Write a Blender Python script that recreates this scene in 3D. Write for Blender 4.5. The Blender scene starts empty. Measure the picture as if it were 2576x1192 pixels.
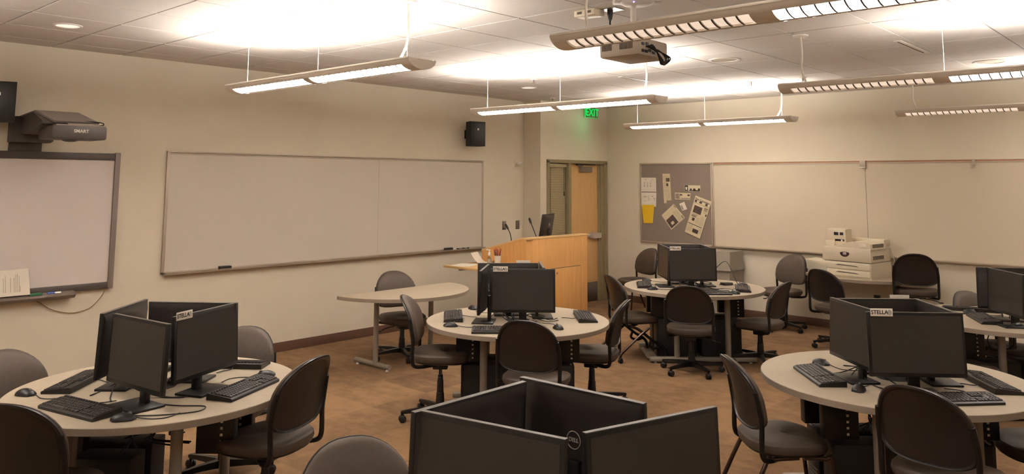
import bpy, bmesh, math, random
from mathutils import Vector, Matrix
random.seed(7)
PI = math.pi
SC = bpy.context.scene
COL = SC.collection
R = math.radians
sin, cos = math.sin, math.cos

# ------------------------------------------------------------------ materials
def lin(c):
    c = c / 255.0
    return c / 12.92 if c <= 0.04045 else ((c + 0.055) / 1.055) ** 2.4
def rgb(h):
    if isinstance(h, str):
        return (lin(int(h[0:2], 16)), lin(int(h[2:4], 16)), lin(int(h[4:6], 16)), 1)
    return (h[0], h[1], h[2], 1)
def new_mat(name):
    m = bpy.data.materials.new(name); m.use_nodes = True
    nt = m.node_tree
    return m, nt, nt.nodes['Principled BSDF']
def mat(name, col, rough=.6, metal=0.0, var=.08, scale=12.0, bump=0.0, bscale=120.0, stretch=(1, 1, 1), spec=.5, detail=4):
    m, nt, b = new_mat(name); N = nt.nodes; L = nt.links
    tc = N.new('ShaderNodeTexCoord'); mp = N.new('ShaderNodeMapping'); mp.inputs['Scale'].default_value = stretch
    L.new(tc.outputs['Object'], mp.inputs['Vector'])
    nz = N.new('ShaderNodeTexNoise'); nz.inputs['Scale'].default_value = scale; nz.inputs['Detail'].default_value = detail
    L.new(mp.outputs['Vector'], nz.inputs['Vector'])
    rp = N.new('ShaderNodeValToRGB'); c = rgb(col)
    rp.color_ramp.elements[0].position = .3; rp.color_ramp.elements[1].position = .7
    rp.color_ramp.elements[0].color = tuple(x * (1 - var) for x in c[:3]) + (1,)
    rp.color_ramp.elements[1].color = tuple(min(1, x * (1 + var)) for x in c[:3]) + (1,)
    L.new(nz.outputs['Fac'], rp.inputs['Fac']); L.new(rp.outputs['Color'], b.inputs['Base Color'])
    b.inputs['Roughness'].default_value = rough; b.inputs['Metallic'].default_value = metal
    b.inputs['Specular IOR Level'].default_value = spec
    if bump:
        n2 = N.new('ShaderNodeTexNoise'); n2.inputs['Scale'].default_value = bscale; n2.inputs['Detail'].default_value = 3
        L.new(tc.outputs['Object'], n2.inputs['Vector'])
        bp = N.new('ShaderNodeBump'); bp.inputs['Strength'].default_value = bump; bp.inputs['Distance'].default_value = .003
        L.new(n2.outputs['Fac'], bp.inputs['Height']); L.new(bp.outputs['Normal'], b.inputs['Normal'])
    return m
def emis(name, col, strength, base='ffffff'):
    m, nt, b = new_mat(name)
    b.inputs['Base Color'].default_value = rgb(base); b.inputs['Emission Color'].default_value = rgb(col)
    b.inputs['Emission Strength'].default_value = strength; b.inputs['Roughness'].default_value = .5
    return m
def carpet():
    m, nt, b = new_mat('carpet_tiles'); N = nt.nodes; L = nt.links
    tc = N.new('ShaderNodeTexCoord')
    def math_n(op, a, v=None):
        n = N.new('ShaderNodeVectorMath'); n.operation = op; L.new(a, n.inputs[0])
        if v is not None: n.inputs[1].default_value = v
        return n.outputs[0]
    cell = math_n('FLOOR', math_n('MULTIPLY', tc.outputs['Object'], (1 / .61, 1 / .61, 0)))
    wn = N.new('ShaderNodeTexWhiteNoise'); wn.noise_dimensions = '2D'; L.new(cell, wn.inputs['Vector'])
    n1 = N.new('ShaderNodeTexNoise'); n1.inputs['Scale'].default_value = 5.0; n1.inputs['Detail'].default_value = 6; n1.inputs['Roughness'].default_value = .7
    mp = N.new('ShaderNodeMapping'); mp.inputs['Scale'].default_value = (1, 1.5, 1); L.new(tc.outputs['Object'], mp.inputs['Vector']); L.new(mp.outputs['Vector'], n1.inputs['Vector'])
    n2 = N.new('ShaderNodeTexNoise'); n2.inputs['Scale'].default_value = 160; n2.inputs['Detail'].default_value = 2
    L.new(tc.outputs['Object'], n2.inputs['Vector'])
    a = N.new('ShaderNodeMath'); a.operation = 'MULTIPLY_ADD'; L.new(wn.outputs['Value'], a.inputs[0]); a.inputs[1].default_value = .34
    L.new(n1.outputs['Fac'], a.inputs[2])
    a2 = N.new('ShaderNodeMath'); a2.operation = 'MULTIPLY_ADD'; L.new(n2.outputs['Fac'], a2.inputs[0]); a2.inputs[1].default_value = .35; L.new(a.outputs[0], a2.inputs[2])
    rp = N.new('ShaderNodeValToRGB'); e = rp.color_ramp.elements
    e[0].position = .5; e[0].color = rgb(FLOOR_A); e[1].position = 1.1 if False else 1.0; e[1].color = rgb(FLOOR_B)
    L.new(a2.outputs[0], rp.inputs['Fac']); L.new(rp.outputs['Color'], b.inputs['Base Color'])
    b.inputs['Roughness'].default_value = .95; b.inputs['Specular IOR Level'].default_value = .1
    bp = N.new('ShaderNodeBump'); bp.inputs['Strength'].default_value = .5; bp.inputs['Distance'].default_value = .004
    L.new(n2.outputs['Fac'], bp.inputs['Height']); L.new(bp.outputs['Normal'], b.inputs['Normal'])
    return m
FLOOR_A, FLOOR_B = '634d3a', '8a6c4e'
M = {
 'wall': mat('cream_wall_paint', 'd9ceb9', .75, var=.015, scale=3, bump=.08, bscale=220),
 'ceil': mat('acoustic_ceiling_tile', 'd3ccc5', .9, var=.03, scale=60, bump=.25, bscale=260),
 'tbar': mat('gap_shade_grid_bar', '6e6156', .7, var=.03),  # grid darkened so its colour carries the shade in the tile gaps
 'carpet': carpet(),
 'base': mat('brown_rubber_baseboard', '5e4233', .5, var=.05),
 'wb': mat('whiteboard_enamel', 'cbc0b2', .36, var=.012, scale=2, spec=.3),
 'wb2': mat('cream_whiteboard_enamel', 'cdc0aa', .5, var=.012, scale=2, spec=.1),
 'smartwb': mat('matte_board_surface', 'd8cdc6', .4, var=.01, scale=2, spec=.3),
 'alu': mat('brushed_aluminium', 'b3a594', .45, .3, var=.06, scale=30, stretch=(1, 20, 1)),
 'alu_light': mat('pale_aluminium', 'b9ab97', .45, .4, var=.05),
 'greyframe': mat('warm_grey_plastic', '7d7067', .5, var=.05),
 'darkgrey': mat('dark_grey_plastic', '4b423d', .5, var=.06),
 'midgrey': mat('mid_grey_plastic', '857a75', .45, var=.05),
 'black': mat('black_plastic', '16120f', .42, var=.15),
 'blackmatte': mat('matte_black_plastic', '1a1613', .62, var=.12, bump=.1, bscale=300),
 'screen': mat('dark_monitor_screen', '2f2924', .42, var=.05, spec=.5),
 'bezel': mat('monitor_bezel', '14110f', .38, var=.1),
 'monback': mat('monitor_back_shell', '28221f', .36, var=.08, bump=.05, bscale=400),
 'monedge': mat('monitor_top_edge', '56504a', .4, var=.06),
 'fabric': mat('taupe_chair_upholstery', '4d4035', .5, var=.08, scale=40, bump=.35, bscale=500, spec=.4),
 'shell': mat('dark_chair_shell', '221c19', .36, var=.12, bump=.15, bscale=350),
 'chairmetal': mat('black_chair_steel', '191512', .38, .3, var=.1),
 'tube': mat('dark_bronze_steel_tube', '4a3a33', .25, .8, var=.06),
 'tabletop': mat('grey_laminate_tabletop', 'a99b86', .5, var=.03, scale=25, spec=.25),
 'tableedge': mat('grey_table_edge_band', '8b7c6c', .55, var=.04),
 'tableleg': mat('grey_painted_steel', '8b8073', .45, .2, var=.05),
 'wood': mat('maple_veneer', 'cb9658', .45, var=.09, scale=5, stretch=(6, 6, .5), detail=6),
 'doorwood': mat('maple_door_veneer', 'cea36b', .45, var=.07, scale=5, stretch=(7, 7, .5), detail=6),
 'woodedge': mat('light_maple_edge', 'd0aa74', .45, var=.06, scale=8),
 'doorframe': mat('olive_painted_metal', '8d7f5e', .5, var=.04),
 'blind': mat('olive_aluminium_blind', 'b4a682', .5, var=.05),
 'steel': mat('satin_steel', '8c8078', .35, .8, var=.06),
 'kick': mat('brushed_kick_plate', '8a7f78', .3, .9, var=.1, scale=10, stretch=(1, 1, 12)),
 'felt': mat('grey_pinboard_fabric', '85776a', .95, var=.05, scale=90, bump=.3, bscale=600),
 'cork': mat('tan_map_rail_cork', 'a5714f', .8, var=.15, scale=80),
 'paper': mat('white_paper', 'e6dccb', .8, var=.02),
 'newsprint': mat('yellowed_newsprint', 'd3c3a2', .85, var=.05),
 'yellow': mat('yellow_paper', 'e3b821', .8, var=.04),
 'ink': mat('dark_printing_ink', '2a2420', .8, var=.2, scale=60),
 'greyink': mat('grey_printing_ink', '90836f', .8, var=.3, scale=90),
 'photo': mat('dark_news_photo', '53413a', .8, var=.6, scale=45, detail=6),
 'printer': mat('beige_printer_plastic', 'cdbfa6', .45, var=.02),
 'printer2': mat('pale_printer_plastic', 'd8cbb2', .45, var=.02),
 'seamdark': mat('shadow_gap_plastic', '5d5244', .7, var=.1),
 'badge': mat('maroon_badge', '3a1d22', .35, var=.1),
 'silver': mat('silver_plastic', 'c8bfb8', .3, .5, var=.04),
 'bin': mat('grey_bin_plastic', '8c8274', .6, var=.04),
 'white': mat('white_plastic', 'e0dad2', .4, var=.02),
 'ap': mat('white_access_point_plastic', 'd6cfc6', .45, var=.02),
 'fixture': mat('light_fixture_enamel', 'e6ded2', .5, var=.02),
 'louver_shade': mat('shaded_louver_edge', '5a4f45', .5, .0, var=.04),  # dark tone paints in the shade on the blades' backlit edges
 'cord_white': mat('white_cord', 'd8cfc2', .5, var=.03),
 'cord': mat('black_cord', '1b1714', .5, var=.1),
 'cord_tan': mat('tan_cord', '8a7250', .55, var=.1),
 'projector': mat('ceiling_projector_plastic', 'b9ad9f', .5, var=.03),
 'key': mat('keyboard_keycaps', '38312e', .45, var=.12, scale=60),
 'clear': None,
 'green_felt': mat('green_eraser_felt', '3f7a52', .8, var=.15),
 'blue': mat('blue_marker_plastic', '2f4d9a', .4, var=.1),
 'red': mat('red_pencil_lacquer', 'a8352a', .4, var=.2),
 'orange': mat('orange_pencil_lacquer', 'c4622c', .4, var=.2),
 'navy': mat('navy_pencil_lacquer', '2b2c45', .4, var=.2),
 'tagwhite': mat('white_tag_card', 'e2d8ca', .6, var=.02),
 'emblem': mat('grey_emblem_print', 'aaa196', .7, var=.2, scale=150),
 'grille': mat('recessed_speaker_grille', 'b5a898', .7, var=.08, scale=200),
 'tube_on': emis('lit_fluorescent_tube_panel', 'fffaf5', 20),
 'up_on': emis('lit_uplight_tube', 'fffaf4', 62),
 'up_soft': emis('softer_uplight_tube', 'fffaf4', 42),
 'tube_soft': emis('softer_fluorescent_panel', 'fffaf5', 13),
 'bounce_glow': emis('unlit_panel_bounce_glow', 'ffe8d2', .42),  # faint emission imitates bounced light inside the switched-off units
 'down_on': emis('lit_downlight_reflector', 'ffeede', .5, 'f5ece2'),
 'exit_on': emis('green_exit_lettering', '00c850', .75, '10a050'),
 'blue_led': emis('blue_led', '4030ff', 8),
 'violet_led': emis('violet_led', '7a50ff', 8),
}
def glass(name, col, rough=.05, alpha=.35):
    m, nt, b = new_mat(name)
    b.inputs['Base Color'].default_value = rgb(col); b.inputs['Roughness'].default_value = rough
    b.inputs['Transmission Weight'].default_value = 1.0; b.inputs['IOR'].default_value = 1.2
    N = nt.nodes; tc = N.new('ShaderNodeTexCoord'); nz = N.new('ShaderNodeTexNoise'); nz.inputs['Scale'].default_value = 8
    nt.links.new(tc.outputs['Object'], nz.inputs['Vector'])
    mr = N.new('ShaderNodeMapRange'); mr.inputs['To Min'].default_value = rough * .8; mr.inputs['To Max'].default_value = rough * 1.2
    nt.links.new(nz.outputs['Fac'], mr.inputs['Value']); nt.links.new(mr.outputs['Result'], b.inputs['Roughness'])
    return m
M['clear'] = glass('clear_bottle_plastic', 'd8e0d0')
M['exitglass'] = glass('clear_exit_panel', 'c8e8d0')
M['winglass'] = glass('window_glass', 'c8c8b8', .05)

# ------------------------------------------------------------------ mesh builder
class MB:
    def __init__(s): s.bm = bmesh.new()
    def raw(s, vs, fs, T=None):
        v = [s.bm.verts.new(T @ Vector(p) if T else p) for p in vs]
        for f in fs:
            try: s.bm.faces.new([v[i] for i in f])
            except ValueError: pass
        return v
    def box(s, lo, hi, bev=0.0, T=None, seg=2):
        x0, y0, z0 = lo; x1, y1, z1 = hi
        vs = [(x0, y0, z0), (x1, y0, z0), (x1, y1, z0), (x0, y1, z0), (x0, y0, z1), (x1, y0, z1), (x1, y1, z1), (x0, y1, z1)]
        fs = [(0, 3, 2, 1), (4, 5, 6, 7), (0, 1, 5, 4), (1, 2, 6, 5), (2, 3, 7, 6), (3, 0, 4, 7)]
        v = s.raw(vs, fs, T)
        if bev:
            es = list({e for q in v for e in q.link_edges})
            bmesh.ops.bevel(s.bm, geom=es, offset=bev, segments=seg, profile=.5, affect='EDGES', clamp_overlap=True)
        return s
    def cbox(s, c, d, bev=0.0, T=None):
        return s.box((c[0] - d[0] / 2, c[1] - d[1] / 2, c[2] - d[2] / 2), (c[0] + d[0] / 2, c[1] + d[1] / 2, c[2] + d[2] / 2), bev, T)
    def hexa(s, bot, top, T=None):       # bottom quad, top quad (both counter-clockwise from above)
        s.raw(list(bot) + list(top), [(3, 2, 1, 0), (4, 5, 6, 7), (0, 1, 5, 4), (1, 2, 6, 5), (2, 3, 7, 6), (3, 0, 4, 7)], T); return s
    def prism(s, poly, a, b, axis='z', T=None):   # closed 2-D polygon extruded from a to b
        def P(p, h):
            return (p[0], p[1], h) if axis == 'z' else ((h, p[0], p[1]) if axis == 'x' else (p[0], h, p[1]))
        n = len(poly); vs = [P(p, a) for p in poly] + [P(p, b) for p in poly]
        fs = [tuple(range(n))[::-1], tuple(range(n, 2 * n))] + [(i, (i + 1) % n, n + (i + 1) % n, n + i) for i in range(n)]
        s.raw(vs, fs, T); return s
    def loft(s, rings, cap=True, closed=True, T=None):
        n = len(rings[0]); vs = [p for r in rings for p in r]; fs = []
        for k in range(len(rings) - 1):
            for i in range(n if closed else n - 1):
                j = (i + 1) % n
                fs.append((k * n + i, k * n + j, (k + 1) * n + j, (k + 1) * n + i))
        if cap and closed:
            fs.append(tuple(range(n))[::-1]); fs.append(tuple(range((len(rings) - 1) * n, len(rings) * n)))
        s.raw(vs, fs, T); return s
    def lathe(s, prof, seg=20, T=None, c=(0, 0)):
        rings = [[(c[0] + r * cos(2 * PI * i / seg), c[1] + r * sin(2 * PI * i / seg), z) for i in range(seg)] for r, z in prof]
        return s.loft(rings, T=T)
    def tube(s, pts, r, seg=8, spline=0, T=None, flat=1.0):
        pts = [Vector(p) for p in pts]
        if spline and len(pts) > 2:
            q = []; P = [pts[0] * 2 - pts[1]] + pts + [pts[-1] * 2 - pts[-2]]
            for i in range(1, len(P) - 2):
                for k in range(spline):
                    t = k / spline; a, b, c, d = P[i - 1:i + 3]
                    q.append(.5 * (2 * b + (c - a) * t + (2 * a - 5 * b + 4 * c - d) * t * t + (3 * b - a - 3 * c + d) * t ** 3))
            pts = q + [pts[-1]]
        rings = []; up = None
        for i, p in enumerate(pts):
            d = (pts[min(i + 1, len(pts) - 1)] - pts[max(i - 1, 0)])
            if d.length < 1e-9: d = Vector((0, 0, 1))
            d.normalize()
            if up is None:
                up = Vector((0, 0, 1)) if abs(d.z) < .9 else Vector((0, 1, 0))
            x = d.cross(up)
            if x.length < 1e-6: x = d.cross(Vector((1, 0, 0)))
            x.normalize(); y = x.cross(d).normalized(); up = y
            rr = r[i] if isinstance(r, (list, tuple)) else r
            rings.append([tuple(p + x * (rr * cos(2 * PI * k / seg)) + y * (rr * flat * sin(2 * PI * k / seg))) for k in range(seg)])
        return s.loft(rings, T=T)
    def ball(s, c, r, seg=12, sc=(1, 1, 1), T=None):
        n = seg // 2; rings = []
        for k in range(1, n):
            a = -PI / 2 + PI * k / n
            rings.append([(c[0] + r * sc[0] * cos(a) * cos(2 * PI * i / seg), c[1] + r * sc[1] * cos(a) * sin(2 * PI * i / seg), c[2] + r * sc[2] * sin(a)) for i in range(seg)])
        return s.loft(rings, T=T)
    def mesh(s, name, m, ang=35):
        bmesh.ops.recalc_face_normals(s.bm, faces=s.bm.faces[:])
        lim = R(ang)
        for f in s.bm.faces: f.smooth = True
        for e in s.bm.edges:
            e.smooth = len(e.link_faces) == 2 and e.calc_face_angle(3) < lim
        me = bpy.data.meshes.new(name); s.bm.to_mesh(me); s.bm.free()
        me.materials.append(m)
        return me
    def build(s, name, m, parent=None, loc=None, rot=None, ang=35, label=None):
        return link(name, s.mesh(name, m, ang), parent, loc, rot, label)
def link(name, me, parent=None, loc=None, rot=None, label=None):
    o = bpy.data.objects.new(name, me); COL.objects.link(o)
    if parent: o.parent = parent
    if loc: o.location = loc
    if rot: o.rotation_euler = rot
    if label: o['label'] = label
    return o
def tag(o, label, cat, group=None, kind=None):
    o['label'] = label; o['category'] = cat
    if group: o['group'] = group
    if kind: o['kind'] = kind
    return o
def thing(name, label, cat, loc=(0, 0, 0), rz=0.0, group=None):
    o = bpy.data.objects.new(name, None); COL.objects.link(o); o.empty_display_size = .05
    o.location = loc; o.rotation_euler = (0, 0, rz)
    return tag(o, label, cat, group)
def struct(name, mb, m, parent=None, ang=35):
    o = mb.build(name, m, parent, ang=ang)
    if parent is None: o['kind'] = 'structure'
    return o
def copy_tree(o, parent=None):
    c = o.copy(); COL.objects.link(c)
    if parent: c.parent = parent
    for ch in list(o.children): copy_tree(ch, c)
    return c
def dup(proto, loc, rz, label, group=None):
    c = copy_tree(proto); c.location = loc; c.rotation_euler = (0, 0, rz); c['label'] = label
    if group: c['group'] = group
    return c
_DG = None
def text_mesh(txt, size, m, depth=.0006, shear=0.0, bold=0.0, space=1.0):
    cu = bpy.data.curves.new('lettering', 'FONT'); cu.body = txt; cu.size = size; cu.extrude = depth
    cu.align_x = 'CENTER'; cu.align_y = 'CENTER'; cu.shear = shear; cu.offset = bold; cu.space_character = space
    o = bpy.data.objects.new('lettering', cu); COL.objects.link(o)
    bpy.context.view_layer.update()
    me = bpy.data.meshes.new_from_object(o.evaluated_get(bpy.context.evaluated_depsgraph_get()))
    bpy.data.objects.remove(o); bpy.data.curves.remove(cu)
    me.materials.clear(); me.materials.append(m); me.name = 'lettering'
    return me
def sup(a, b, n, k, seg):
    t = 2 * PI * k / seg; c, s_ = cos(t), sin(t)
    return (math.copysign(abs(c) ** (2 / n), c) * a, math.copysign(abs(s_) ** (2 / n), s_) * b)

# ------------------------------------------------------------------ camera
F, PX, PY, YAW, PITCH, ROLL, CX, CH = 1976.2885, 1283.4085, 228.4282, .7428, .1128, .0056, 7.9207, 1.9
fw = Vector((-sin(YAW) * cos(PITCH), cos(YAW) * cos(PITCH), sin(PITCH)))
rt = Vector((cos(YAW), sin(YAW), 0)); up = rt.cross(fw)
r2 = rt * cos(ROLL) + up * sin(ROLL); u2 = up * cos(ROLL) - rt * sin(ROLL)
cam = bpy.data.cameras.new('camera'); co = bpy.data.objects.new('camera', cam); COL.objects.link(co)
mw = Matrix((r2, u2, -fw)).transposed().to_4x4(); mw.translation = (CX, 0, CH); co.matrix_world = mw
cam.sensor_width = 36; cam.sensor_fit = 'HORIZONTAL'; cam.lens = 36 * F / 2576
cam.shift_x = (1288 - PX) / 2576; cam.shift_y = -(596 - PY) / 2576
cam.clip_start = .05; cam.clip_end = 60
SC.camera = co
SC.view_settings.view_transform = 'Standard'; SC.view_settings.look = 'None'; SC.view_settings.exposure = 0.70
w = bpy.data.worlds.new('world'); SC.world = w; w.use_nodes = True
w.node_tree.nodes['Background'].inputs[0].default_value = (.02, .018, .015, 1)
SC.cycles.max_bounces = 8; SC.cycles.diffuse_bounces = 5

# ------------------------------------------------------------------ room shell
H, L, D, L1, XR, YF = 3.087, 10.627, .334, 8.937, 10.2, -2.2
struct('floor', MB().box((-.1, YF - .1, -.1), (XR + .1, L + .1, 0)), M['carpet'])
struct('wall_left', MB().box((-.1, YF, 0), (0, L1, H + .1)), M['wall'])
struct('wall_step', MB().box((-.1, L1, 0), (D, L1 + .1, H + .1)), M['wall'])
struct('wall_door', MB().box((D - .1, L1 + .1, 0), (D, 9.10, H + .1)).box((D - .1, 10.58, 0), (D, L, H + .1)).box((D - .1, 9.10, 2.19), (D, 10.58, H + .1)).box((-.1, L1 + .1, 0), (0, L, H + .1)), M['wall'])
struct('wall_back', MB().box((-.1, L, 0), (XR + .1, L + .1, H + .1)), M['wall'])
struct('wall_right', MB().box((XR, YF, 0), (XR + .1, L, H + .1)), M['wall'])
struct('wall_front', MB().box((-.1, YF - .1, 0), (XR + .1, YF, H + .1)), M['wall'])
c = MB()
gx = [2.222 + .627 * k for k in range(-4, 14)]; gy = [2.39 + .62 * k for k in range(-8, 15)]
gx = [0] + [v for v in gx if .02 < v < XR - .02] + [XR]; gy = [YF] + [v for v in gy if YF + .02 < v < L - .02] + [L]
g = .007
for i in range(len(gx) - 1):
    for j in range(len(gy) - 1):
        c.box((gx[i] + (g if i else 0), gy[j] + (g if j else 0), H), (gx[i + 1] - (g if i < len(gx) - 2 else 0), gy[j + 1] - (g if j < len(gy) - 2 else 0), H + .02))
ceil = struct('ceiling', c, M['ceil'])
struct('ceiling_grid', MB().box((-.1, YF - .1, H + .008), (XR + .1, L + .1, H + .06)), M['tbar'], ceil)
struct('baseboard_left', MB().box((0, YF, 0), (.012, L1, .1025), .003), M['base'])
struct('baseboard_step', MB().box((0, L1 - .012, 0), (D, L1, .1025), .003), M['base'])
struct('baseboard_door', MB().box((D, L1, 0), (D + .012, 9.07, .1025), .003), M['base'])
struct('baseboard_back', MB().box((D, L - .012, 0), (XR, L, .1025), .003), M['base'])

# door + sidelight (set into wall_door)
door = bpy.data.objects.new('door_1', None); COL.objects.link(door); door['kind'] = 'structure'
fr = MB()
for lo, hi in (((D - .1, 9.075, 0), (D + .022, 9.125, 2.19)), ((D - .1, 10.545, 0), (D + .022, 10.602, 2.19)), ((D - .1, 9.60, 0), (D + .018, 9.655, 2.16)), ((D - .1, 9.075, 2.16), (D + .022, 10.602, 2.212)),
               ((D - .1, 10.42, 0), (D - .035, 10.55, 2.17)), ((D - .1, 10.47, 0), (D - .012, 10.55, 2.17)), ((D - .1, 9.125, 0), (D + .01, 9.6, .2))):
    fr.box(lo, hi, .003)
fr.build('door_frame', M['doorframe'], door)
leaf = MB().box((D - .095, 9.656, .008), (D - .052, 10.419, 2.158), .002).build('door_leaf', M['doorwood'], door)
cl = MB().box((D - .05, 9.93, 2.03), (D + .005, 10.22, 2.115), .008).build('door_closer', M['steel'], door)
MB().tube([(D - .02, 10.0, 2.125), (D - .02, 9.90, 2.148), (D - .02, 10.33, 2.15)], .009).box((D - .052, 9.86, 2.13), (D - .01, 9.95, 2.157)).build('closer_arm', M['darkgrey'], cl)
pb = MB().box((D - .05, 9.72, 1.0), (D - .02, 10.40, 1.055), .006).box((D - .05, 10.18, .985), (D + .045, 10.40, 1.068), .008).build('panic_bar', M['silver'], door)
MB().box((D - .05, 9.70, .01), (D - .047, 10.405, .30)).build('kick_plate', M['kick'], door)
win = bpy.data.objects.new('window_1', None); COL.objects.link(win); win['kind'] = 'structure'
MB().box((D - .09, 9.126, .2), (D - .084, 9.6, 2.158)).build('window_pane', M['winglass'], win)
MB().box((D - .2, 9.1, .1), (D - .12, 9.62, 2.2)).build('dark_backing', M['darkgrey'], win)
bl = MB()
z = .25
while z < 2.10:
    bl.raw([(D - .055, 9.14, z), (D - .055, 9.585, z), (D - .049, 9.585, z + .0235), (D - .049, 9.14, z + .0235)], [(0, 1, 2, 3)]); z += .026
bs = bl.build('blind_slats', M['blind'], win)
MB().box((D - .06, 9.135, 2.095), (D - .02, 9.59, 2.15), .004).build('blind_headrail', M['blind'], win)
MB().tube([(D - .03, 9.2, 2.1), (D - .03, 9.2, .4)], .003).tube([(D - .03, 9.53, 2.1), (D - .03, 9.53, 1.72)], .003).box((D - .034, 9.525, 1.66), (D - .024, 9.537, 1.72)).build('blind_cord', M['blackmatte'], win)

# ------------------------------------------------------------------ ceiling light fixtures
def fixture(label, x0, x1, y, zt, on, cordside, gap, kind):
    t = thing('pendant_light', label, 'light', (x0, y, zt), 0, 'suspended fluorescent fixtures')
    ln = x1 - x0; a, b = .12, .068
    A0, A1, S0, S1 = R(34), R(146), R(83), R(97)
    def arc(lo, hi, n, sc=1.0): return [(-a * sc * cos(lo + (hi - lo) * k / n), -b * sc * sin(lo + (hi - lo) * k / n)) for k in range(n + 1)]
    def shell(mb, lo, hi, xa, xb, n=8, th=.9):
        o = arc(lo, hi, n); i = arc(lo, hi, n, th)[::-1]
        mb.prism(o + i, xa, xb, 'x')
    h = MB()
    shell(h, 0.0, A0, 0, ln); shell(h, A1, PI, 0, ln); shell(h, S0, S1, 0, ln, 3, .8)
    e0 = .09
    for xa, xb in ((0, e0), (gap[0], gap[1]), (ln - e0, ln)): shell(h, A0, A1, xa, xb, 8)
    h.box((0, -a - .004, -.008), (ln, -a + .016, .006), .003).box((0, a - .016, -.008), (ln, a + .004, .006), .003)
    full = arc(0, PI, 16)
    h.prism(full, -.006, .004, 'x'); h.prism(full, ln - .004, ln + .006, 'x')
    h.build('housing', M['fixture'], t)
    units = [(e0, gap[0]), (gap[1], ln - e0)]
    for k, (xa, xb) in enumerate(units):
        lit = on[k]
        lv = MB(); le = MB(); n = int(round((xb - xa) / .062))
        for q in range(1, n):
            x = xa + (xb - xa) * q / n
            lv.prism(arc(A0, A1, 6, .95) + [(a * .62, -.018), (-a * .62, -.018)], x - .002, x + .002, 'x')
            le.prism(arc(A0, A1, 8, .995) + arc(A0, A1, 8, .94)[::-1], x - .004, x + .004, 'x')  # dark rib added along each blade as painted edge shade
        lv_ = lv.build('louver', M['fixture'], t); le.build('louver_edge_shade', M['louver_shade'], lv_)
        r_ = arc(A0 + .02, A1 - .02, 12, .84)
        pn = MB(); pn.loft([[(xa, p[0], p[1]) for p in r_], [(xb, p[0], p[1]) for p in r_]], cap=False, closed=False)
        pn.build('diffuser', (M['tube_soft'] if lit == 2 else M['tube_on']) if lit else M['bounce_glow'], t)
        tb = MB(); tb.box((xa, -.055, -.012), (xb, .055, -.004)); tb.build('uplight_tube', (M['up_soft'] if lit == 2 else M['up_on']) if lit else M['fixture'], t)
    zc = H - zt
    ends = [.15, ln / 2 + .0, ln - .15]
    cordx = ends[-1] if cordside > 0 else ends[0]
    for x in ends:
        MB().tube([(x, 0, 0), (x, 0, zc)], .0018, 6).build('suspension_wire', M['cord_white'], t)
    s_ = -1 if cordside > 0 else 1
    MB().tube([(cordx + .05 * s_, -.03, 0), (cordx + .012 * s_, -.01, .08), (cordx, 0, .14), (cordx + .006, 0, .25), (cordx, 0, zc - .02)], .0085, 8, 6).build('power_cord', M['cord_white'], t)
    MB().lathe([(.0, zc - .001), (.062, zc - .001), (.06, zc - .012), (.03, zc - .02), (0, zc - .02)], 20, c=(cordx, 0)).build('canopy', M['white'], t)
    return t
ZT = 2.68
AX0, AX1 = 1.69, 4.065
BX0, BX1 = 5.24, 7.62
FT = ['nearest of the three left-hand lights, over the left front table', 'middle one of the three left-hand lights, under the green exit sign line of sight', 'farthest of the three left-hand lights, nearest the pinboard wall']
for k, y in enumerate((3.345, 6.25, 9.25, .34)):
    fixture(['white pendant tube light hanging in front of the long whiteboard, all lit', 'white lit pendant light hanging in front of the exit sign', 'white lit pendant light hanging near the pinboard wall', 'lit pendant light over the open floor beside the interactive board'][k],
            AX0, AX1, y, ZT, (2, 2) if k == 2 else (1, 1), 1 if k != 2 else 1, (1.14, 1.22), 'A')
for k, y in enumerate((3.36, 6.255, 9.25, .34)):
    fixture(['largest half-lit pendant light, in front of the ceiling projector', 'half-lit pendant light above the right-hand tables, second in its row', 'half-lit pendant light at the right edge nearest the printer wall', 'half-lit pendant light overhead in front of the nearest table'][k],
            BX0, BX1, y, ZT, (0, 1), -1, (1.13, 1.24), 'B')

# ------------------------------------------------------------------ other ceiling fittings
def disc_thing(name, label, cat, x, y, r, m, inner, mi, part, group=None):
    t = thing(name, label, cat, (x, y, H), 0, group)
    MB().lathe([(r * .8, -.001), (r * .84, -.008), (r, -.006), (r, 0.0), (r * .8, .0)], 28).build('trim_ring', m, t)
    MB().lathe([(.0, -.002), (r * .82, -.002), (r * .82, .002), (0, .002)], 28).build(part, mi, t) if not inner else \
        MB().lathe([(.0, -.001), (r * .5, -.0012), (r * .82, -.003), (r * .82, 0), (0, 0)], 28).build(part, mi, t)
    return t
disc_thing('recessed_downlight', 'round recessed ceiling downlight above the interactive board', 'light', 1.242, 2.127, .105, M['white'], 1, M['down_on'], 'reflector', 'recessed downlights')
disc_thing('recessed_downlight', 'round recessed ceiling downlight above the wall loudspeaker by the door', 'light', 1.278, 7.588, .105, M['white'], 1, M['down_on'], 'reflector', 'recessed downlights')
disc_thing('ceiling_speaker', 'round flush ceiling speaker right of the projector', 'speaker', 4.299, 7.057, .15, M['ap'], 0, M['grille'], 'grille', 'flush ceiling speakers')
disc_thing('ceiling_speaker', 'round flush ceiling speaker near the right edge', 'speaker', 6.217, 8.862, .15, M['ap'], 0, M['grille'], 'grille', 'flush ceiling speakers')
def sprinkler(x, y, label):
    t = thing('sprinkler_head', label, 'sprinkler', (x, y, H), 0, 'ceiling sprinkler heads')
    MB().lathe([(0, -.006), (.04, -.006), (.04, 0), (0, 0)], 20).build('escutcheon', M['white'], t)
    MB().lathe([(.008, -.006), (.01, -.025), (.006, -.028), (.006, -.04), (.022, -.042), (.022, -.045), (0, -.045)], 12).build('deflector', M['steel'], t)
sprinkler(.663, 8.819, 'small ceiling sprinkler above the door corner')
sprinkler(3.713, 8.872, 'small ceiling sprinkler left of the second row light end')
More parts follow.
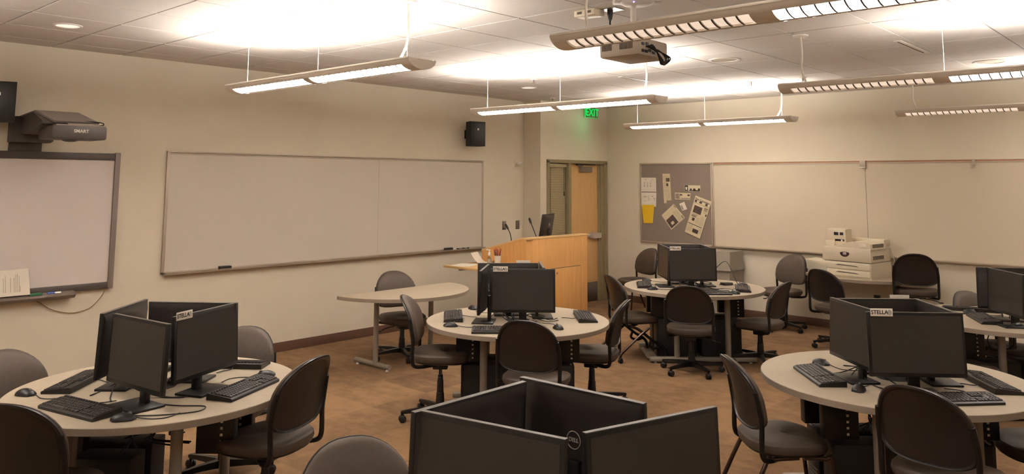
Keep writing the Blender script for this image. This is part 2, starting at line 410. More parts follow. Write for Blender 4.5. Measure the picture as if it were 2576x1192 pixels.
sprinkler(4.343, 8.871, 'small ceiling sprinkler just above the end of a half-lit pendant')
sprinkler(1.858, 7.018, 'small ceiling sprinkler in the glow above the middle left-hand light')
t = thing('air_diffuser', 'slim linear slot air diffuser in the ceiling tiles', 'vent', (5.9, 7.45, H))
MB().box((-.03, -.42, -.006), (.03, .42, 0), .002).build('diffuser_frame', M['white'], t)
MB().box((-.014, -.38, -.0075), (.0, .38, -.004)).build('slot', M['seamdark'], t)
t = thing('air_diffuser', 'short linear slot air diffuser in the ceiling behind the middle left-hand light', 'vent', (2.79, 7.75, H))
MB().box((-.03, -.3, -.006), (.03, .3, 0), .002).build('diffuser_frame', M['white'], t)
MB().box((-.014, -.27, -.0075), (.0, .27, -.004)).build('slot', M['seamdark'], t)
# access point
t = thing('wireless_access_point', 'white wireless access point with violet light on the ceiling', 'access point', (5.13, 4.26, H), R(42))
MB().lathe([(.0, -.055), (.07, -.055), (.10, -.045), (.125, -.02), (.125, 0), (0, 0)], 28).build('body', M['ap'], t)
MB().box((-.155, -.05, -.035), (-.05, .08, 0), .012).box((.05, -.05, -.035), (.155, .08, 0), .012).build('antenna_lobe', M['ap'], t)
MB().ball((-.035, -.085, -.047), .006).build('status_light', M['violet_led'], t)
t = thing('ceiling_outlet_box', 'pale surface outlet box on the ceiling beside the projector cord', 'outlet', (4.65, 4.38, H), 0)
MB().box((-.09, -.06, -.045), (.09, .06, 0), .006).build('box', M['printer2'], t)
MB().box((-.06, -.062, -.03), (-.02, -.059, -.012)).box((.02, -.062, -.03), (.06, -.059, -.012)).build('socket', M['seamdark'], t)
t = thing('power_plug', 'black plug and cord running from the ceiling to the projector', 'plug', (4.78, 4.45, H), 0)
MB().box((-.05, -.06, -.004), (.08, .06, 0)).build('socket_plate', M['steel'], t)
MB().lathe([(.0, -.004), (.02, -.004), (.02, -.03), (.012, -.075), (0, -.075)], 12).build('plug', M['black'], t)
MB().tube([(0, 0, -.07), (.01, -.01, -.12), (.08, -.03, -.2), (.16, -.06, -.25), (.2, -.06, -.26)], .006, 8, 5).build('cord', M['black'], t)
# ceiling projector
t = thing('ceiling_projector', 'pale grey video projector hung from the ceiling with dangling cables', 'projector', (4.85, 4.22, 2.705), 0)
MB().box((0, 0, 0), (.31, .36, .12), .018).build('body', M['projector'], t)
v = MB()
for k in range(9): v.box((.025 + k * .009, -.002, .045), (.030 + k * .009, .004, .095))
for k in range(10): v.box((.165 + k * .0105, -.002, .045), (.171 + k * .0105, .004, .095))
v.build('vent_slots', M['seamdark'], t)
v = MB()
for k, (yy, zz) in enumerate(((.05, .03), (.09, .03), (.13, .04), (.18, .03), (.05, .075), (.1, .08), (.16, .075), (.22, .05))): v.box((.308, yy - .014, zz - .009), (.315, yy + .014, zz + .009))
v.build('connector_panel', M['black'], t)
MB().box((.04, .04, .12), (.27, .3, .128)).tube([(.155, .18, .12), (.155, .18, H - 2.705)], .02, 12).build('ceiling_mount', M['fixture'], t)
MB().lathe([(0, H - 2.706), (.06, H - 2.706), (.06, H - 2.718), (0, H - 2.718)], 16, c=(.155, .18)).build('mount_plate', M['fixture'], t)
lp = MB()
for k in range(4):
    o = .012 * k
    lp.tube([(.315, .08 + o, .06), (.36, .10 + o, .06 - o), (.37 + o, .14, .0 - o), (.36, .19 + o, -.05), (.375 + o, .22, -.01), (.345, .20 - o, .04), (.316, .17, .05)], .0045, 6, 6)
lp.build('cable_bundle', M['cord'], t)

# exit sign on wall_door above the door
t = thing('exit_sign', 'green illuminated EXIT sign with clear panel above the door', 'sign', (D, 10.14, 2.965), 0)
MB().box((0, -.17, .09), (.07, .17, .122), .006).build('canopy', M['white'], t)
MB().box((.05, -.17, -.07), (.057, .17, .1), .001).build('clear_panel', M['exitglass'], t)
MB().box((.048, -.172, -.073), (.059, .172, -.069)).box((.048, -.172, -.07), (.059, -.169, .1)).build('lit_edge', M['exit_on'], t)
link('lettering', text_mesh('EXIT', .17, M['exit_on'], .002, bold=.001), t, (.060, .01, .012), (PI / 2, 0, PI / 2))
ld = bpy.data.lights.new('exit_glow', 'AREA'); ld.shape = 'RECTANGLE'; ld.size = .3; ld.size_y = .05; ld.energy = .3; ld.color = (.1, 1, .4)
lo = bpy.data.objects.new('exit_glow', ld); COL.objects.link(lo); lo.location = (D + .3, 10.0, 2.86)
lo.rotation_euler = Vector((-.22, -.32, -.45)).to_track_quat('-Z', 'Y').to_euler()

# wall loudspeakers
def loudspeaker(label, y, zc, rz, logo):
    t = thing('loudspeaker', label, 'speaker', (0, y, zc), 0, 'black wall loudspeakers')
    T = Matrix.Translation((.17, 0, 0)) @ Matrix.Rotation(rz, 4, 'Z')
    poly = [(-.075, -.1), (.075, -.125), (.075, .125), (-.075, .1), (-.105, .05), (-.105, -.05)]
    MB().prism([(p[0], p[1]) for p in poly], -.17, .17, 'z', T).build('cabinet', M['blackmatte'], t)
    MB().box((.074, -.118, -.162), (.083, .118, .162), .006, T).build('front_grille', M['black'], t)
    MB().box((.0, -.04, -.06), (.02, .04, .06), .004).box((.01, -.015, -.02), (.1, .015, .02)).build('wall_bracket', M['black'], t)
    MB().box((.083, -.012, .05), (.085, .012, .075), .0, T).build('maker_badge', M['silver'], t)
    return t
loudspeaker('black wall loudspeaker mounted between the long whiteboard and the door', 7.72, 2.53, R(-12), 'dot')
loudspeaker('black wall loudspeaker cut by the left edge above the interactive board', 1.98, 2.54, R(-22), 'T')

# motion sensor and switch plates on the left wall
t = thing('motion_sensor', 'white corner motion sensor on the wall beside the door recess', 'sensor', (0, 8.785, 2.15), 0)
MB().box((0, -.055, -.06), (.008, .055, .06), .002).build('wall_plate', M['printer2'], t)
MB().ball((.035, -.005, -.008), .035, 12, (1, 1, .8)).box((.02, .0, -.01), (.06, .06, .02), .006).build('sensor_head', M['white'], t)
for k, (y, lb) in enumerate(((8.51, 'grey wall switch plate behind the gooseneck microphone nearest the whiteboard'), (8.80, 'grey wall switch plate nearest the door recess'))):
    t = thing('switch_plate', lb, 'switch', (0, y, 1.238), 0, 'wall switch plates')
    MB().box((0, -.04, -.062), (.007, .04, .062), .002).build('plate', M['steel'], t)
    MB().box((.006, -.018, -.034), (.011, .018, .034), .001).build('rocker', M['greyframe'], t)

# ------------------------------------------------------------------ left whiteboard (wall x=0)
Y1, Y2, ZB, ZTp = 3.51, 8.05, .955, 2.171
t = thing('whiteboard', 'long white dry-erase board on the left wall with aluminium frame', 'whiteboard', (0, (Y1 + Y2) / 2, ZB), 0)
hw = (Y2 - Y1) / 2; hh = ZTp - ZB
MB().box((.004, -hw + .02, .01), (.018, .39 + .013, hh - .03)).box((.004, .39 + .017, .01), (.018, hw - .02, hh - .03)).build('writing_surface', M['wb'], t)
MB().box((0, -hw, 0), (.026, -hw + .03, hh), .003).box((0, hw - .03, 0), (.026, hw, hh), .003).box((0, -hw, hh - .016), (.028, hw, hh), .003).box((0, -hw, hh - .036), (.02, hw, hh - .022), .003).box((0, -hw, hh - .03), (.012, hw, hh)).box((0, -hw, 0), (.026, hw, .016), .003).build('frame', M['alu'], t)
MB().prism([(0, -.012), (.075, -.012), (.08, .004), (.074, .004), (.07, -.004), (0, -.004)], -hw + .02, hw, 'y').build('marker_tray', M['alu_light'], t)
MB().box((.004, .39 + .0125, .01), (.0165, .39 + .0175, hh - .03)).build('panel_seam', M['alu_light'], t)
def eraser(loc, rz, label, name='whiteboard_eraser'):
    t = thing(name, label, 'eraser', loc, rz, 'whiteboard erasers')
    MB().box((-.024, -.065, 0), (.024, .065, .014), .003).build('felt_pad', M['darkgrey'], t)
    MB().box((-.025, -.066, .014), (.025, .066, .034), .007).build('grip', M['black'], t)
eraser((.042, 4.17, ZB - .002), 0, 'black eraser on the whiteboard tray, left of the two')
eraser((.042, 7.37, ZB - .002), 0, 'black eraser on the whiteboard tray near the loudspeaker end')
for k, (y, ln, lb) in enumerate(((7.50, .10, 'white marker with black cap beside the right tray eraser'), (7.615, .085, 'dark marker in the middle of the three tray markers'), (7.715, .07, 'dark marker farthest right on the whiteboard tray'))):
    t = thing('marker', lb, 'marker', (.04, y, ZB + .008), 0, 'markers on the whiteboard tray')
    MB().tube([(0, -ln / 2, 0), (0, ln / 2, 0)], .008, 8).build('barrel', M['white' if k == 0 else 'midgrey'], t)
    MB().tube([(0, ln / 2 - .035, 0), (0, ln / 2 + .004, 0)], .0095, 8).build('cap', M['black'], t)

# ------------------------------------------------------------------ interactive board and projector boom
y0, y1, zb, zt = 1.40, 3.05, .868, 2.128
t = thing('interactive_whiteboard', 'interactive whiteboard with grey frame cut by the left edge', 'whiteboard', (0, y1, zb), 0)
w_ = y1 - y0; h_ = zt - zb
MB().box((.02, -w_ + .03, .05), (.035, -.04, h_ - .05)).build('writing_surface', M['smartwb'], t)
MB().box((0, -w_, h_ - .065), (.05, -.04, h_), .008).build('frame_rail', M['darkgrey'], t); MB().box((0, -w_, 0), (.05, -.04, .06), .008).build('frame_rail', M['darkgrey'], t)
MB().box((0, -.05, -.004), (.056, 0, h_ + .006), .008).build('frame_side', M['greyframe'], t)
MB().prism([(.01, -.05), (.09, -.05), (.125, -.02), (.125, -.004), (.02, .018), (.01, .018)], -w_ + .1, -.345, 'y').build('pen_tray', M['greyframe'], t)
MB().box((.123, -.72, -.022), (.132, -.60, -.008), .003).build('tray_label', M['midgrey'], t)
t = thing('tray_eraser', 'green felt eraser on the interactive board pen tray', 'eraser', (.085, 2.385, zb + .008))
MB().box((-.025, -.05, -.008), (.03, .05, .012), .006).build('pad', M['green_felt'], t)
t = thing('marker', 'blue and white marker on the interactive board pen tray', 'marker', (.085, 2.52, zb + .008))
MB().tube([(0, -.04, 0), (0, .02, 0)], .011, 8).build('barrel', M['blue'], t)
MB().tube([(0, .02, 0), (0, .07, 0)], .010, 8).build('cap', M['silver'], t)
pp = MB(); pp.raw([(.115, 2.10, .885), (.115, 2.335, .885), (.075, 2.325, 1.105), (.075, 2.095, 1.10)], [(0, 1, 2, 3)])
t = thing('printed_sheet', 'white printed paper leaning on the pen tray at the left edge', 'paper', (.1, 2.2, .885))
MB().raw([(.015, -.36, 0), (.015, .135, 0), (-.045, .125, .22), (-.045, -.36, .215)], [(0, 1, 2, 3)]); 
def sheet(verts, name, m, parent):
    a = MB(); v = a.raw(verts, [(0, 1, 2, 3)]); return a.build(name, m, parent)
sheet([(.015, -.1, 0), (.015, .135, 0), (-.045, .125, .22), (-.045, -.105, .215)], 'page', M['paper'], t)
pk = MB()
for yy, z0, z1 in ((-.07, .03, .15), (-.055, .03, .17), (-.015, .03, .15), (.012, .03, .15), (.025, .03, .175), (.037, .03, .18), (.05, .03, .16), (.058, .03, .08)):
    pk.raw([(.0165 - .06 * z0 / .22, yy, z0), (.0165 - .06 * z0 / .22, yy + .003, z0), (.0165 - .06 * z1 / .22, yy + .003, z1), (.0165 - .06 * z1 / .22, yy, z1)], [(0, 1, 2, 3)])
pk.build('print', M['greyink'], t)
tag(MB().tube([(.03, 2.40, .82), (.02, 2.445, .791), (.015, 2.55, .72), (.015, 2.696, .675), (.015, 2.80, .68), (.015, 2.881, .708), (.02, 2.95, .78), (.03, 2.985, .845)], .004, 6, 8).build('board_cable', M['cord_tan']), 'thin tan cable looping below the interactive whiteboard', 'cable')
t = thing('short_throw_projector', 'dark grey projector on a boom arm above the interactive board', 'projector', (0, 2.27, 2.13), 0)
MB().box((.0, -.16, -.0), (.03, .10, .20), .004).build('mounting_strip', M['darkgrey'], t)
MB().prism([(-.17, .075), (.14, .075), (.16, .09), (.16, .17), (.14, .30), (-.17, .30)], 0, .12, 'x').build('wall_bracket', M['darkgrey'], t)
# boom: rises from the wall then slopes down to the head
bm_ = MB()
ys = (-.09, .10)
prof = [(.05, .17), (.06, .29), (.40, .325), (.66, .24), (.68, .215), (.40, .17), (.2, .14)]
bm_.prism(prof, -.10, .09, 'y')
bm_.build('boom_arm', M['darkgrey'], t)
MB().hexa([(.02, -.11, .285), (.42, -.09, .323), (.42, .16, .323), (.02, .10, .285)], [(.02, -.11, .30), (.42, -.09, .34), (.42, .16, .34), (.02, .10, .30)]).build('boom_cover', M['greyframe'], t)
MB().hexa([(.42, -.09, .318), (.69, -.02, .225), (.69, .33, .225), (.42, .25, .318)], [(.42, -.09, .34), (.71, -.02, .24), (.71, .33, .24), (.42, .25, .34)]).build('head_cover', M['midgrey'], t)
MB().box((.40, -.05, .09), (.75, .385, .205), .018).build('projector_head', M['darkgrey'], t)
MB().box((.60, -.02, .195), (.745, .375, .214), .006).build('head_top_rim', M['greyframe'], t)
MB().ball((.60, .14, .095), .09, 14, (1, .8, .28)).build('lens_dome', M['black'], t)
MB().tube([(.66, .20, .25), (.73, .33, .24), (.72, .36, .222), (.66, .34, .215)], .005, 6, 5).build('cable', M['cord'], t)
link('lettering', text_mesh('SMART', .038, M['tagwhite'], .0006, bold=.0008), t, (.7515, .175, .158), (PI / 2, 0, PI / 2))

# ------------------------------------------------------------------ back wall boards
ct, cb = 2.172, .945
def board_frame(mb, xa, xb, w=.022):
    mb.box((xa, -.024, 0), (xa + w, 0, ct - cb), .003).box((xb - w, -.024, 0), (xb, 0, ct - cb), .003).box((xa, -.024, 0), (xb, 0, w), .003).box((xa, -.024, ct - cb - w), (xb, 0, ct - cb), .003)
    return mb
t = thing('pinboard', 'grey fabric pinboard with clippings on the back wall', 'pinboard', (.98, L, cb))
MB().box((.015, -.014, .015), (1.235, -.002, ct - cb - .015)).build('felt_panel', M['felt'], t)
board_frame(MB(), 0, 1.25).build('frame', M['alu_light'], t)
for k, (xa, xb, lb) in enumerate(((2.235, 4.405, 'white board panel on the back wall between pinboard and printer'), (4.41, 6.62, 'white board panel on the back wall right of the printer'))):
    t = thing('whiteboard', lb, 'whiteboard', (xa, L, cb), 0)
    MB().box((.0, -.014, .02), (xb - xa, -.002, ct - cb - .03)).build('writing_surface', M['wb2'], t)
    f = MB()
    if k == 0: f.box((0, -.024, 0), (.024, 0, ct - cb), .003)
    else: f.box((xb - xa - .02, -.024, 0), (xb - xa, 0, ct - cb), .003)
    f.box((0, -.022, ct - cb - .036), (xb - xa, 0, ct - cb - .028)).build('frame', M['alu_light'], t)
    MB().prism([(0, 0), (-.07, 0), (-.075, .014), (-.066, .014), (-.062, .008), (-.01, .008), (-.01, .024), (0, .024)], .01, xb - xa, 'x').build('marker_tray', M['alu_light'], t)
t = thing('map_rail', 'long map rail with cork strip above the back wall boards', 'rail', (2.235, L, ct - .028))
MB().box((0, -.026, 0), (4.385, 0, .008), .002).box((0, -.026, .022), (4.385, 0, .03), .002).build('channel', M['alu_light'], t)
MB().box((0.002, -.022, .008), (4.383, -.002, .022)).build('cork_strip', M['cork'], t)
for k, (x, w, lb) in enumerate(((4.385, .075, 'wide metal map clip on the rail above the printer'), (5.653, .03, 'narrow metal map clip on the rail near the right edge'))):
    t = thing('map_clip', lb, 'clip', (x, L - .03, ct - .03), 0, 'map clips on the rail')
    MB().box((-w / 2, -.012, -.05), (w / 2, .003, .035), .004).build('clip_body', M['alu'], t)
    MB().box((-w / 2, -.03, -.065), (w / 2, -.008, -.052), .003).build('clip_hook', M['silver'], t)
# papers on the pinboard
YP = L - .015
def paper(label, pts, m, cat='paper', lift=.004, name='pinned_paper', group='clippings on the pinboard', curl=0):
    cx = sum(p[0] for p in pts) / len(pts); cz = sum(p[1] for p in pts) / len(pts)
    t = thing(name, label, cat, (cx, YP, cz), 0, group)
    loc = [(p[0] - cx, p[1] - cz) for p in pts]
    n = len(loc)
    a = MB(); a.prism(loc, -lift, -lift + .0012, 'y'); a.build('sheet', M[m], t)
    return t, loc
def quad_map(loc, u, v):     # loc: TL,TR,BR,BL
    tl, tr, br, bl = loc
    tp = (tl[0] + (tr[0] - tl[0]) * u, tl[1] + (tr[1] - tl[1]) * u); bt = (bl[0] + (br[0] - bl[0]) * u, bl[1] + (br[1] - bl[1]) * u)
    return (tp[0] + (bt[0] - tp[0]) * v, tp[1] + (bt[1] - tp[1]) * v)
def prints(t, loc, rects, m, name, lift=.0052):
    if name == 'news_photo' and len(rects) > 1:
        for r_ in rects: prints(t, loc, [r_], m, name, lift)
        return
    a = MB()
    for (u0, v0, u1, v1) in rects:
        P = [quad_map(loc, *q) for q in ((u0, v0), (u1, v0), (u1, v1), (u0, v1))]
        a.raw([(p[0], -lift, p[1]) for p in P], [(0, 1, 2, 3)])
    return a.build(name, M[m], t)
t, q = paper('white sheet of small diagrams at the top left of the pinboard', [(.989, 1.947), (1.272, 1.946), (1.275, 1.729), (.99, 1.728)], 'paper')
prints(t, q, [(.2 + .2 * i, .36, .3 + .2 * i, .38) for i in range(3)] + [(.22 + .2 * i, .45, .28 + .2 * i, .47) for i in range(3)] + [(.2 + .2 * i, .6, .3 + .2 * i, .62) for i in range(3)] + [(.24 + .2 * i, .36, .255 + .2 * i, .7) for i in range(3)] + [(.1, .56, .88, .565), (.08, .85, .9, .857), (.89, .2, .895, .85), (.25, .12, .4, .14), (.7, .12, .85, .14), (.65, .22, .72, .25)], 'greyink', 'diagram')
t, q = paper('white sheet pinned just above the yellow paper', [(.992, 1.715), (1.277, 1.716), (1.266, 1.498), (.992, 1.503)], 'paper')
prints(t, q, [(.08, .32, .22, .34), (.24, .29, .36, .34), (.7, .25, .8, .29), (.8, .4, .93, .43), (.85, .46, .95, .49), (.2, .6, .35, .62), (.85, .58, .95, .6), (.5, .2, .52, .6), (.55, .5, .7, .51)], 'greyink', 'diagram')
paper('bright yellow tapered paper on the left of the pinboard', [(1.01, 1.523), (1.236, 1.526), (1.205, 1.243), (1.039, 1.24)], 'yellow', lift=.008)
t, q = paper('long narrow newspaper strip hanging at the top of the pinboard', [(1.388, 2.006), (1.522, 2.007), (1.540, 1.603), (1.458, 1.600), (1.452, 1.556), (1.412, 1.556)], 'newsprint')
q = [q[0], q[1], q[2], (q[2][0] - .13, q[2][1])]
prints(t, q, [(.45, .16, .93, .3), (.45, .36, .72, .47)], 'photo', 'news_photo')
prints(t, q, [(.05, .09, .95, .1), (.42, .12, .44, 1)] + [(.08, .14 + .03 * i, .36, .145 + .03 * i) for i in range(26)] + [(.5, .5 + .03 * i, .93, .505 + .03 * i) for i in range(15)], 'greyink', 'print')
t, q = paper('newspaper comic strip with row of dark figures, upper right of pinboard', [(1.770, 1.835), (2.037, 1.833), (2.035, 1.747), (1.771, 1.750)], 'newsprint')
prints(t, q, [(.02, .02, .23, .97), (.36, .55, .46, .95), (.56, .55, .70, .95), (.86, .52, .98, .95), (.3, .8, .98, .93)], 'ink', 'print')
prints(t, q, [(.07, .3, .18, .8)], 'tagwhite', 'shield_mark', .0056)
t, q = paper('grey newspaper comic strip in the middle of the pinboard', [(1.602, 1.720), (1.870, 1.716), (1.863, 1.617), (1.604, 1.620)], 'newsprint')
prints(t, q, [(.03, .12, .28, .85), (.3, .12, .33, .88), (.4, .75, .98, .9)], 'greyink', 'print'); prints(t, q, [(.33, .2, .48, .4), (.82, .2, .97, .45), (.1, .8, .3, .88)], 'photo', 'panel_art')
t, q = paper('small folded white slip above the diagonal newspaper page', [(1.675, 1.553), (1.761, 1.586), (1.809, 1.476), (1.727, 1.452)], 'paper')
prints(t, q, [(.1, .3, .35, .9), (.45, .1, .47, .95)], 'greyink', 'print')
t, q = paper('newspaper page pinned as a diamond with brown photograph', [(1.577, 1.548), (1.768, 1.347), (1.531, 1.158), (1.364, 1.371)], 'newsprint')
prints(t, q, [(.12, .48, .66, .93)][:0] + [(.40, .42, .95, .95)], 'photo', 'news_photo', .0054)
prints(t, q, [(.68, .62, .84, .80)], 'newsprint', 'photo_highlight', .006)
prints(t, q, [(.05, .03, .25, .06), (.78, .05, .97, .09)], 'ink', 'headline'); prints(t, q, [(.3, .08 + .04 * i, .92, .09 + .04 * i) for i in range(7)], 'greyink', 'print')
t, q = paper('large tilted newspaper front page with blackletter title, right of pinboard', [(1.958, 1.685), (2.219, 1.598), (2.015, 1.050), (1.764, 1.139)], 'newsprint', lift=.010)
prints(t, q, [(.12, .24, .62, .43), (.06, .10, .18, .16), (.34, .10, .5, .15), (.72, .1, .85, .16), (.2, .56, .36, .64), (.42, .82, .78, .92)], 'photo', 'news_photo', .0114)
prints(t, q, [(.05, .175, .95, .18), (.72, .22, .95, .235), (.72, .25, .93, .262), (.72, .28, .95, .292), (.12, .46, .5, .468), (.12, .49, .42, .505), (.12, .52, .4, .535), (.04, .72, .92, .735), (.9, .36, .97, .42)], 'ink', 'headline', .0116)
prints(t, q, [(.72, .31 + .014 * i, .93, .314 + .014 * i) for i in range(4)] + [(.42, .52 + .016 * i, .64, .524 + .016 * i) for i in range(11)] + [(.68, .46 + .016 * i, .92, .464 + .016 * i) for i in range(15)] + [(.05, .75 + .016 * i, .35, .754 + .016 * i) for i in range(12)] + [(.8, .76 + .016 * i, .95, .764 + .016 * i) for i in range(9)], 'greyink', 'print', .0114)
dv = Vector((2.219 - 1.958, 1.598 - 1.685)); an = math.atan2(dv.y, dv.x)
mid = quad_map(q, .5, .075)
link('lettering', text_mesh('The Columbian', .040, M['ink'], .0003, bold=.0006), t, (mid[0], -.0118, mid[1]), (PI / 2, -an, 0))

# ------------------------------------------------------------------ lectern
LX, LYA, LYB, LZ = 1.58, 7.265, 8.44, 1.20
XW = .775
t = thing('lectern', 'maple veneer teaching lectern with sloping side in front of the door', 'lectern', (LX, LYA, 0), 0)
ob = MB().box((-.03, .06, .0), (0, LYB - LYA - .02, LZ - .02), .003).build('front_panel', M['wood'], t)
MB().hexa([(-.03, .06, 0), (-.06, 0.02, 0), (-.05, 0.0, 0), (0, .06, 0)], [(-.03, .06, LZ - .02), (-.06, .02, LZ - .02), (-.05, 0.0, LZ - .02), (0, .06, LZ - .02)]).build('corner_post', M['wood'], t)
wg = MB(); wx = XW - LX
wg.prism([(-.05, 0), (-.05, LZ - .02), (-.12, LZ - .02), (wx, 1.003), (wx, 0)], 0, .028, 'y').build('side_panel', M['wood'], t)
wg = MB(); wg.prism([(-.05, 0), (-.05, LZ - .02), (-.12, LZ - .02), (wx, 1.003), (wx, 0)], LYB - LYA - .03, LYB - LYA, 'y').build('side_panel', M['wood'], t)
MB().prism([(.004, LZ - .02), (.004, LZ), (-.12, LZ), (wx - .004, 1.02), (wx - .004, 1.0), (-.12, LZ - .02)], -.004, .03, 'y').prism([(.004, LZ - .02), (.004, LZ), (-.12, LZ), (wx - .004, 1.02), (wx - .004, 1.0), (-.12, LZ - .02)], LYB - LYA - .032, LYB - LYA + .004, 'y').box((-.12, .03, LZ - .02), (.004, LYB - LYA - .03, LZ), .003).build('cap_trim', M['woodedge'], t)
MB().box((-.6, .03, 1.06), (-.03, LYB - LYA - .03, 1.085)).build('desk_surface', M['wood'], t)
MB().box((.0005, .412, .112), (.0015, LYB - LYA - .162, .808)).build('door_gap', M['seamdark'], t)
dr = MB().box((.001, .42, .12), (.006, LYB - LYA - .17, .80), .001).build('cabinet_door', M['wood'], t)
MB().lathe([(0, 0), (.011, 0), (.011, .004), (0, .004)], 14, Matrix.Translation((.006, .52, .745)) @ Matrix.Rotation(PI / 2, 4, 'Y')).build('lock', M['steel'], dr)
sh = MB().box((wx, -.66, .843), (wx + .60, 0, .869), .002).build('side_shelf', M['woodedge'], t)
MB().box((wx + .1, -.5, .80), (wx + .13, 0, .843)).box((wx + .47, -.5, .80), (wx + .5, 0, .843)).build('shelf_bracket', M['steel'], sh)
# things on the lectern
def gooseneck(label, base, pts, head):
    t = thing('gooseneck_microphone', label, 'microphone', base, 0, 'gooseneck microphones on the lectern')
    MB().lathe([(0, 0), (.03, 0), (.03, .01), (.012, .02), (0, .02)], 16).build('mount', M['black'], t)
    MB().tube([(0, 0, .01)] + pts, .006, 8, 6).build('stem', M['black'], t)
    a, b = Vector(pts[-1]), Vector(head); d = (b - a)
    MB().tube([a - d * .1, a + d * .1, a + d * .5, a + d * .9, b], [.006, .013, .015, .014, .007], 10).build('head', M['blackmatte'], t)
gooseneck('curved gooseneck microphone on the sloping side of the lectern', (1.02, 7.55, 1.085), [(0, 0, .06), (-.02, 0, .13), (-.055, 0, .185)], (-.10, 0, .245))
gooseneck('straight tilted gooseneck microphone beside the lectern monitor', (1.40, 7.62, 1.085), [(-.01, 0, .09), (-.06, 0, .19), (-.105, .0, .27)], (-.135, 0, .335))

# ------------------------------------------------------------------ monitors
MW, MH = .545, .345
def make_monitor():
    t = thing('monitor', 'x', 'monitor', (0, 0, 0), 0)
    zt_, zb_ = .438, .438 - MH
    T = Matrix.Translation((0, -.03, (zt_ + zb_) / 2)) @ Matrix.Rotation(R(-2.5), 4, 'X')
    h2 = MH / 2; w2 = MW / 2
    a = MB(); b = .016
    a.box((-w2, 0, -h2), (w2, .022, h2), .003, T)
    a.build('bezel', M['bezel'], t)
    sc = MB().box((-w2 + b, -.0012, -h2 + b + .006), (w2 - b, .002, h2 - b), 0, T).build('screen', M['screen'], t)
    bk = MB(); bk.loft([[T @ Vector(p) for p in ((-w2 + .004, .021, -h2 + .004), (w2 - .004, .021, -h2 + .004), (w2 - .004, .021, h2 - .004), (-w2 + .004, .021, h2 - .004))],
                        [T @ Vector(p) for p in ((-w2 + .02, .034, -h2 + .02), (w2 - .02, .034, -h2 + .02), (w2 - .02, .034, h2 - .05), (-w2 + .02, .034, h2 - .05))],
                        [T @ Vector(p) for p in ((-w2 + .09, .055, -h2 + .03), (w2 - .09, .055, -h2 + .03), (w2 - .09, .05, h2 - .11), (-w2 + .09, .05, h2 - .11))]])
    bo = bk.build('back_shell', M['monback'], t)
    MB().box((-w2 + .07, .0325, h2 - .058), (w2 - .07, .0345, h2 - .054), 0, T).build('back_groove', M['black'], bo)
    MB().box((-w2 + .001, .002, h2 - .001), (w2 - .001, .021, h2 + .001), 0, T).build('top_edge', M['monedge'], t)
    MB().box((-.032, .018, .0), (.032, .045, .215), .006).build('stand_neck', M['black'], t)
    MB().box((-.125, -.10, 0), (.125, .075, .012), .004).build('stand_base', M['black'], t)
    MB().tube([(.029 * cos(2 * PI * q / 32), .0245, .276 + .029 * sin(2 * PI * q / 32)) for q in range(33)], .0016, 6).build('maker_roundel', M['silver'], bo)
    link('back_lettering', text_mesh('DELL', .019, M['silver'], .0012, bold=.0004), bo, (0, .0245, .276), (PI / 2, 0, PI))
    link('lettering', text_mesh('DELL', .012, M['silver'], .0004, bold=.0003), t, (0, -.0318 + .001, zb_ + .011), (PI / 2 - R(2.5), 0, 0))
    led = MB().cbox((w2 - .03, -.0325, zb_ + .009), (.006, .002, .003)).build('power_light', M['blue_led'], t)
    return t
MON = make_monitor()
TAGME = MB().box((-.0625, -.002, -.021), (.0625, .0015, .021), .0005).mesh('name_tag', M['tagwhite'])
TAGTX = text_mesh('STELLA', .030, M['ink'], .0003, bold=.0007)
EMB = MB().lathe([(0, 0), (.014, 0), (.014, .0006), (0, .0006)], 18, Matrix.Rotation(PI / 2, 4, 'X')).mesh('emblem', M['emblem'])
used = [False]
def monitor(P, ang, cen, label, tagx=None, top=1.178, tz=.74, group=None):
    d = Vector((cos(R(ang)), sin(R(ang)))); n = Vector((d.y, -d.x))
    if n.dot(Vector(P) - Vector(cen)) < 0: d = -d; n = -n
    rz = math.atan2(d.y, d.x)
    loc = (P[0] - n.x * .0, P[1] - n.y * .0, tz + .001)
    # P is the middle of the top front edge; the stand stands 0.02 behind it
    loc = (P[0] - n.x * .035, P[1] - n.y * .035, tz + .0005)
    if not used[0]:
        o = MON; o.location = loc; o.rotation_euler = (0, 0, rz); o['label'] = label; used[0] = True
    else:
        o = copy_tree(MON); o.location = loc; o.rotation_euler = (0, 0, rz); o['label'] = label
    if group: o['group'] = group
    s = (top - tz) / .438
    if tagx is not None:
        g_ = link('name_tag', TAGME, o, (tagx, -.028, .438 - .0), (R(-2.5), 0, 0), 'white name tag reading STELLA')
        link('lettering', TAGTX, g_, (-.012, -.0025, 0), (PI / 2, 0, 0)); link('emblem', EMB, g_, (.045, -.002, 0))
    return o

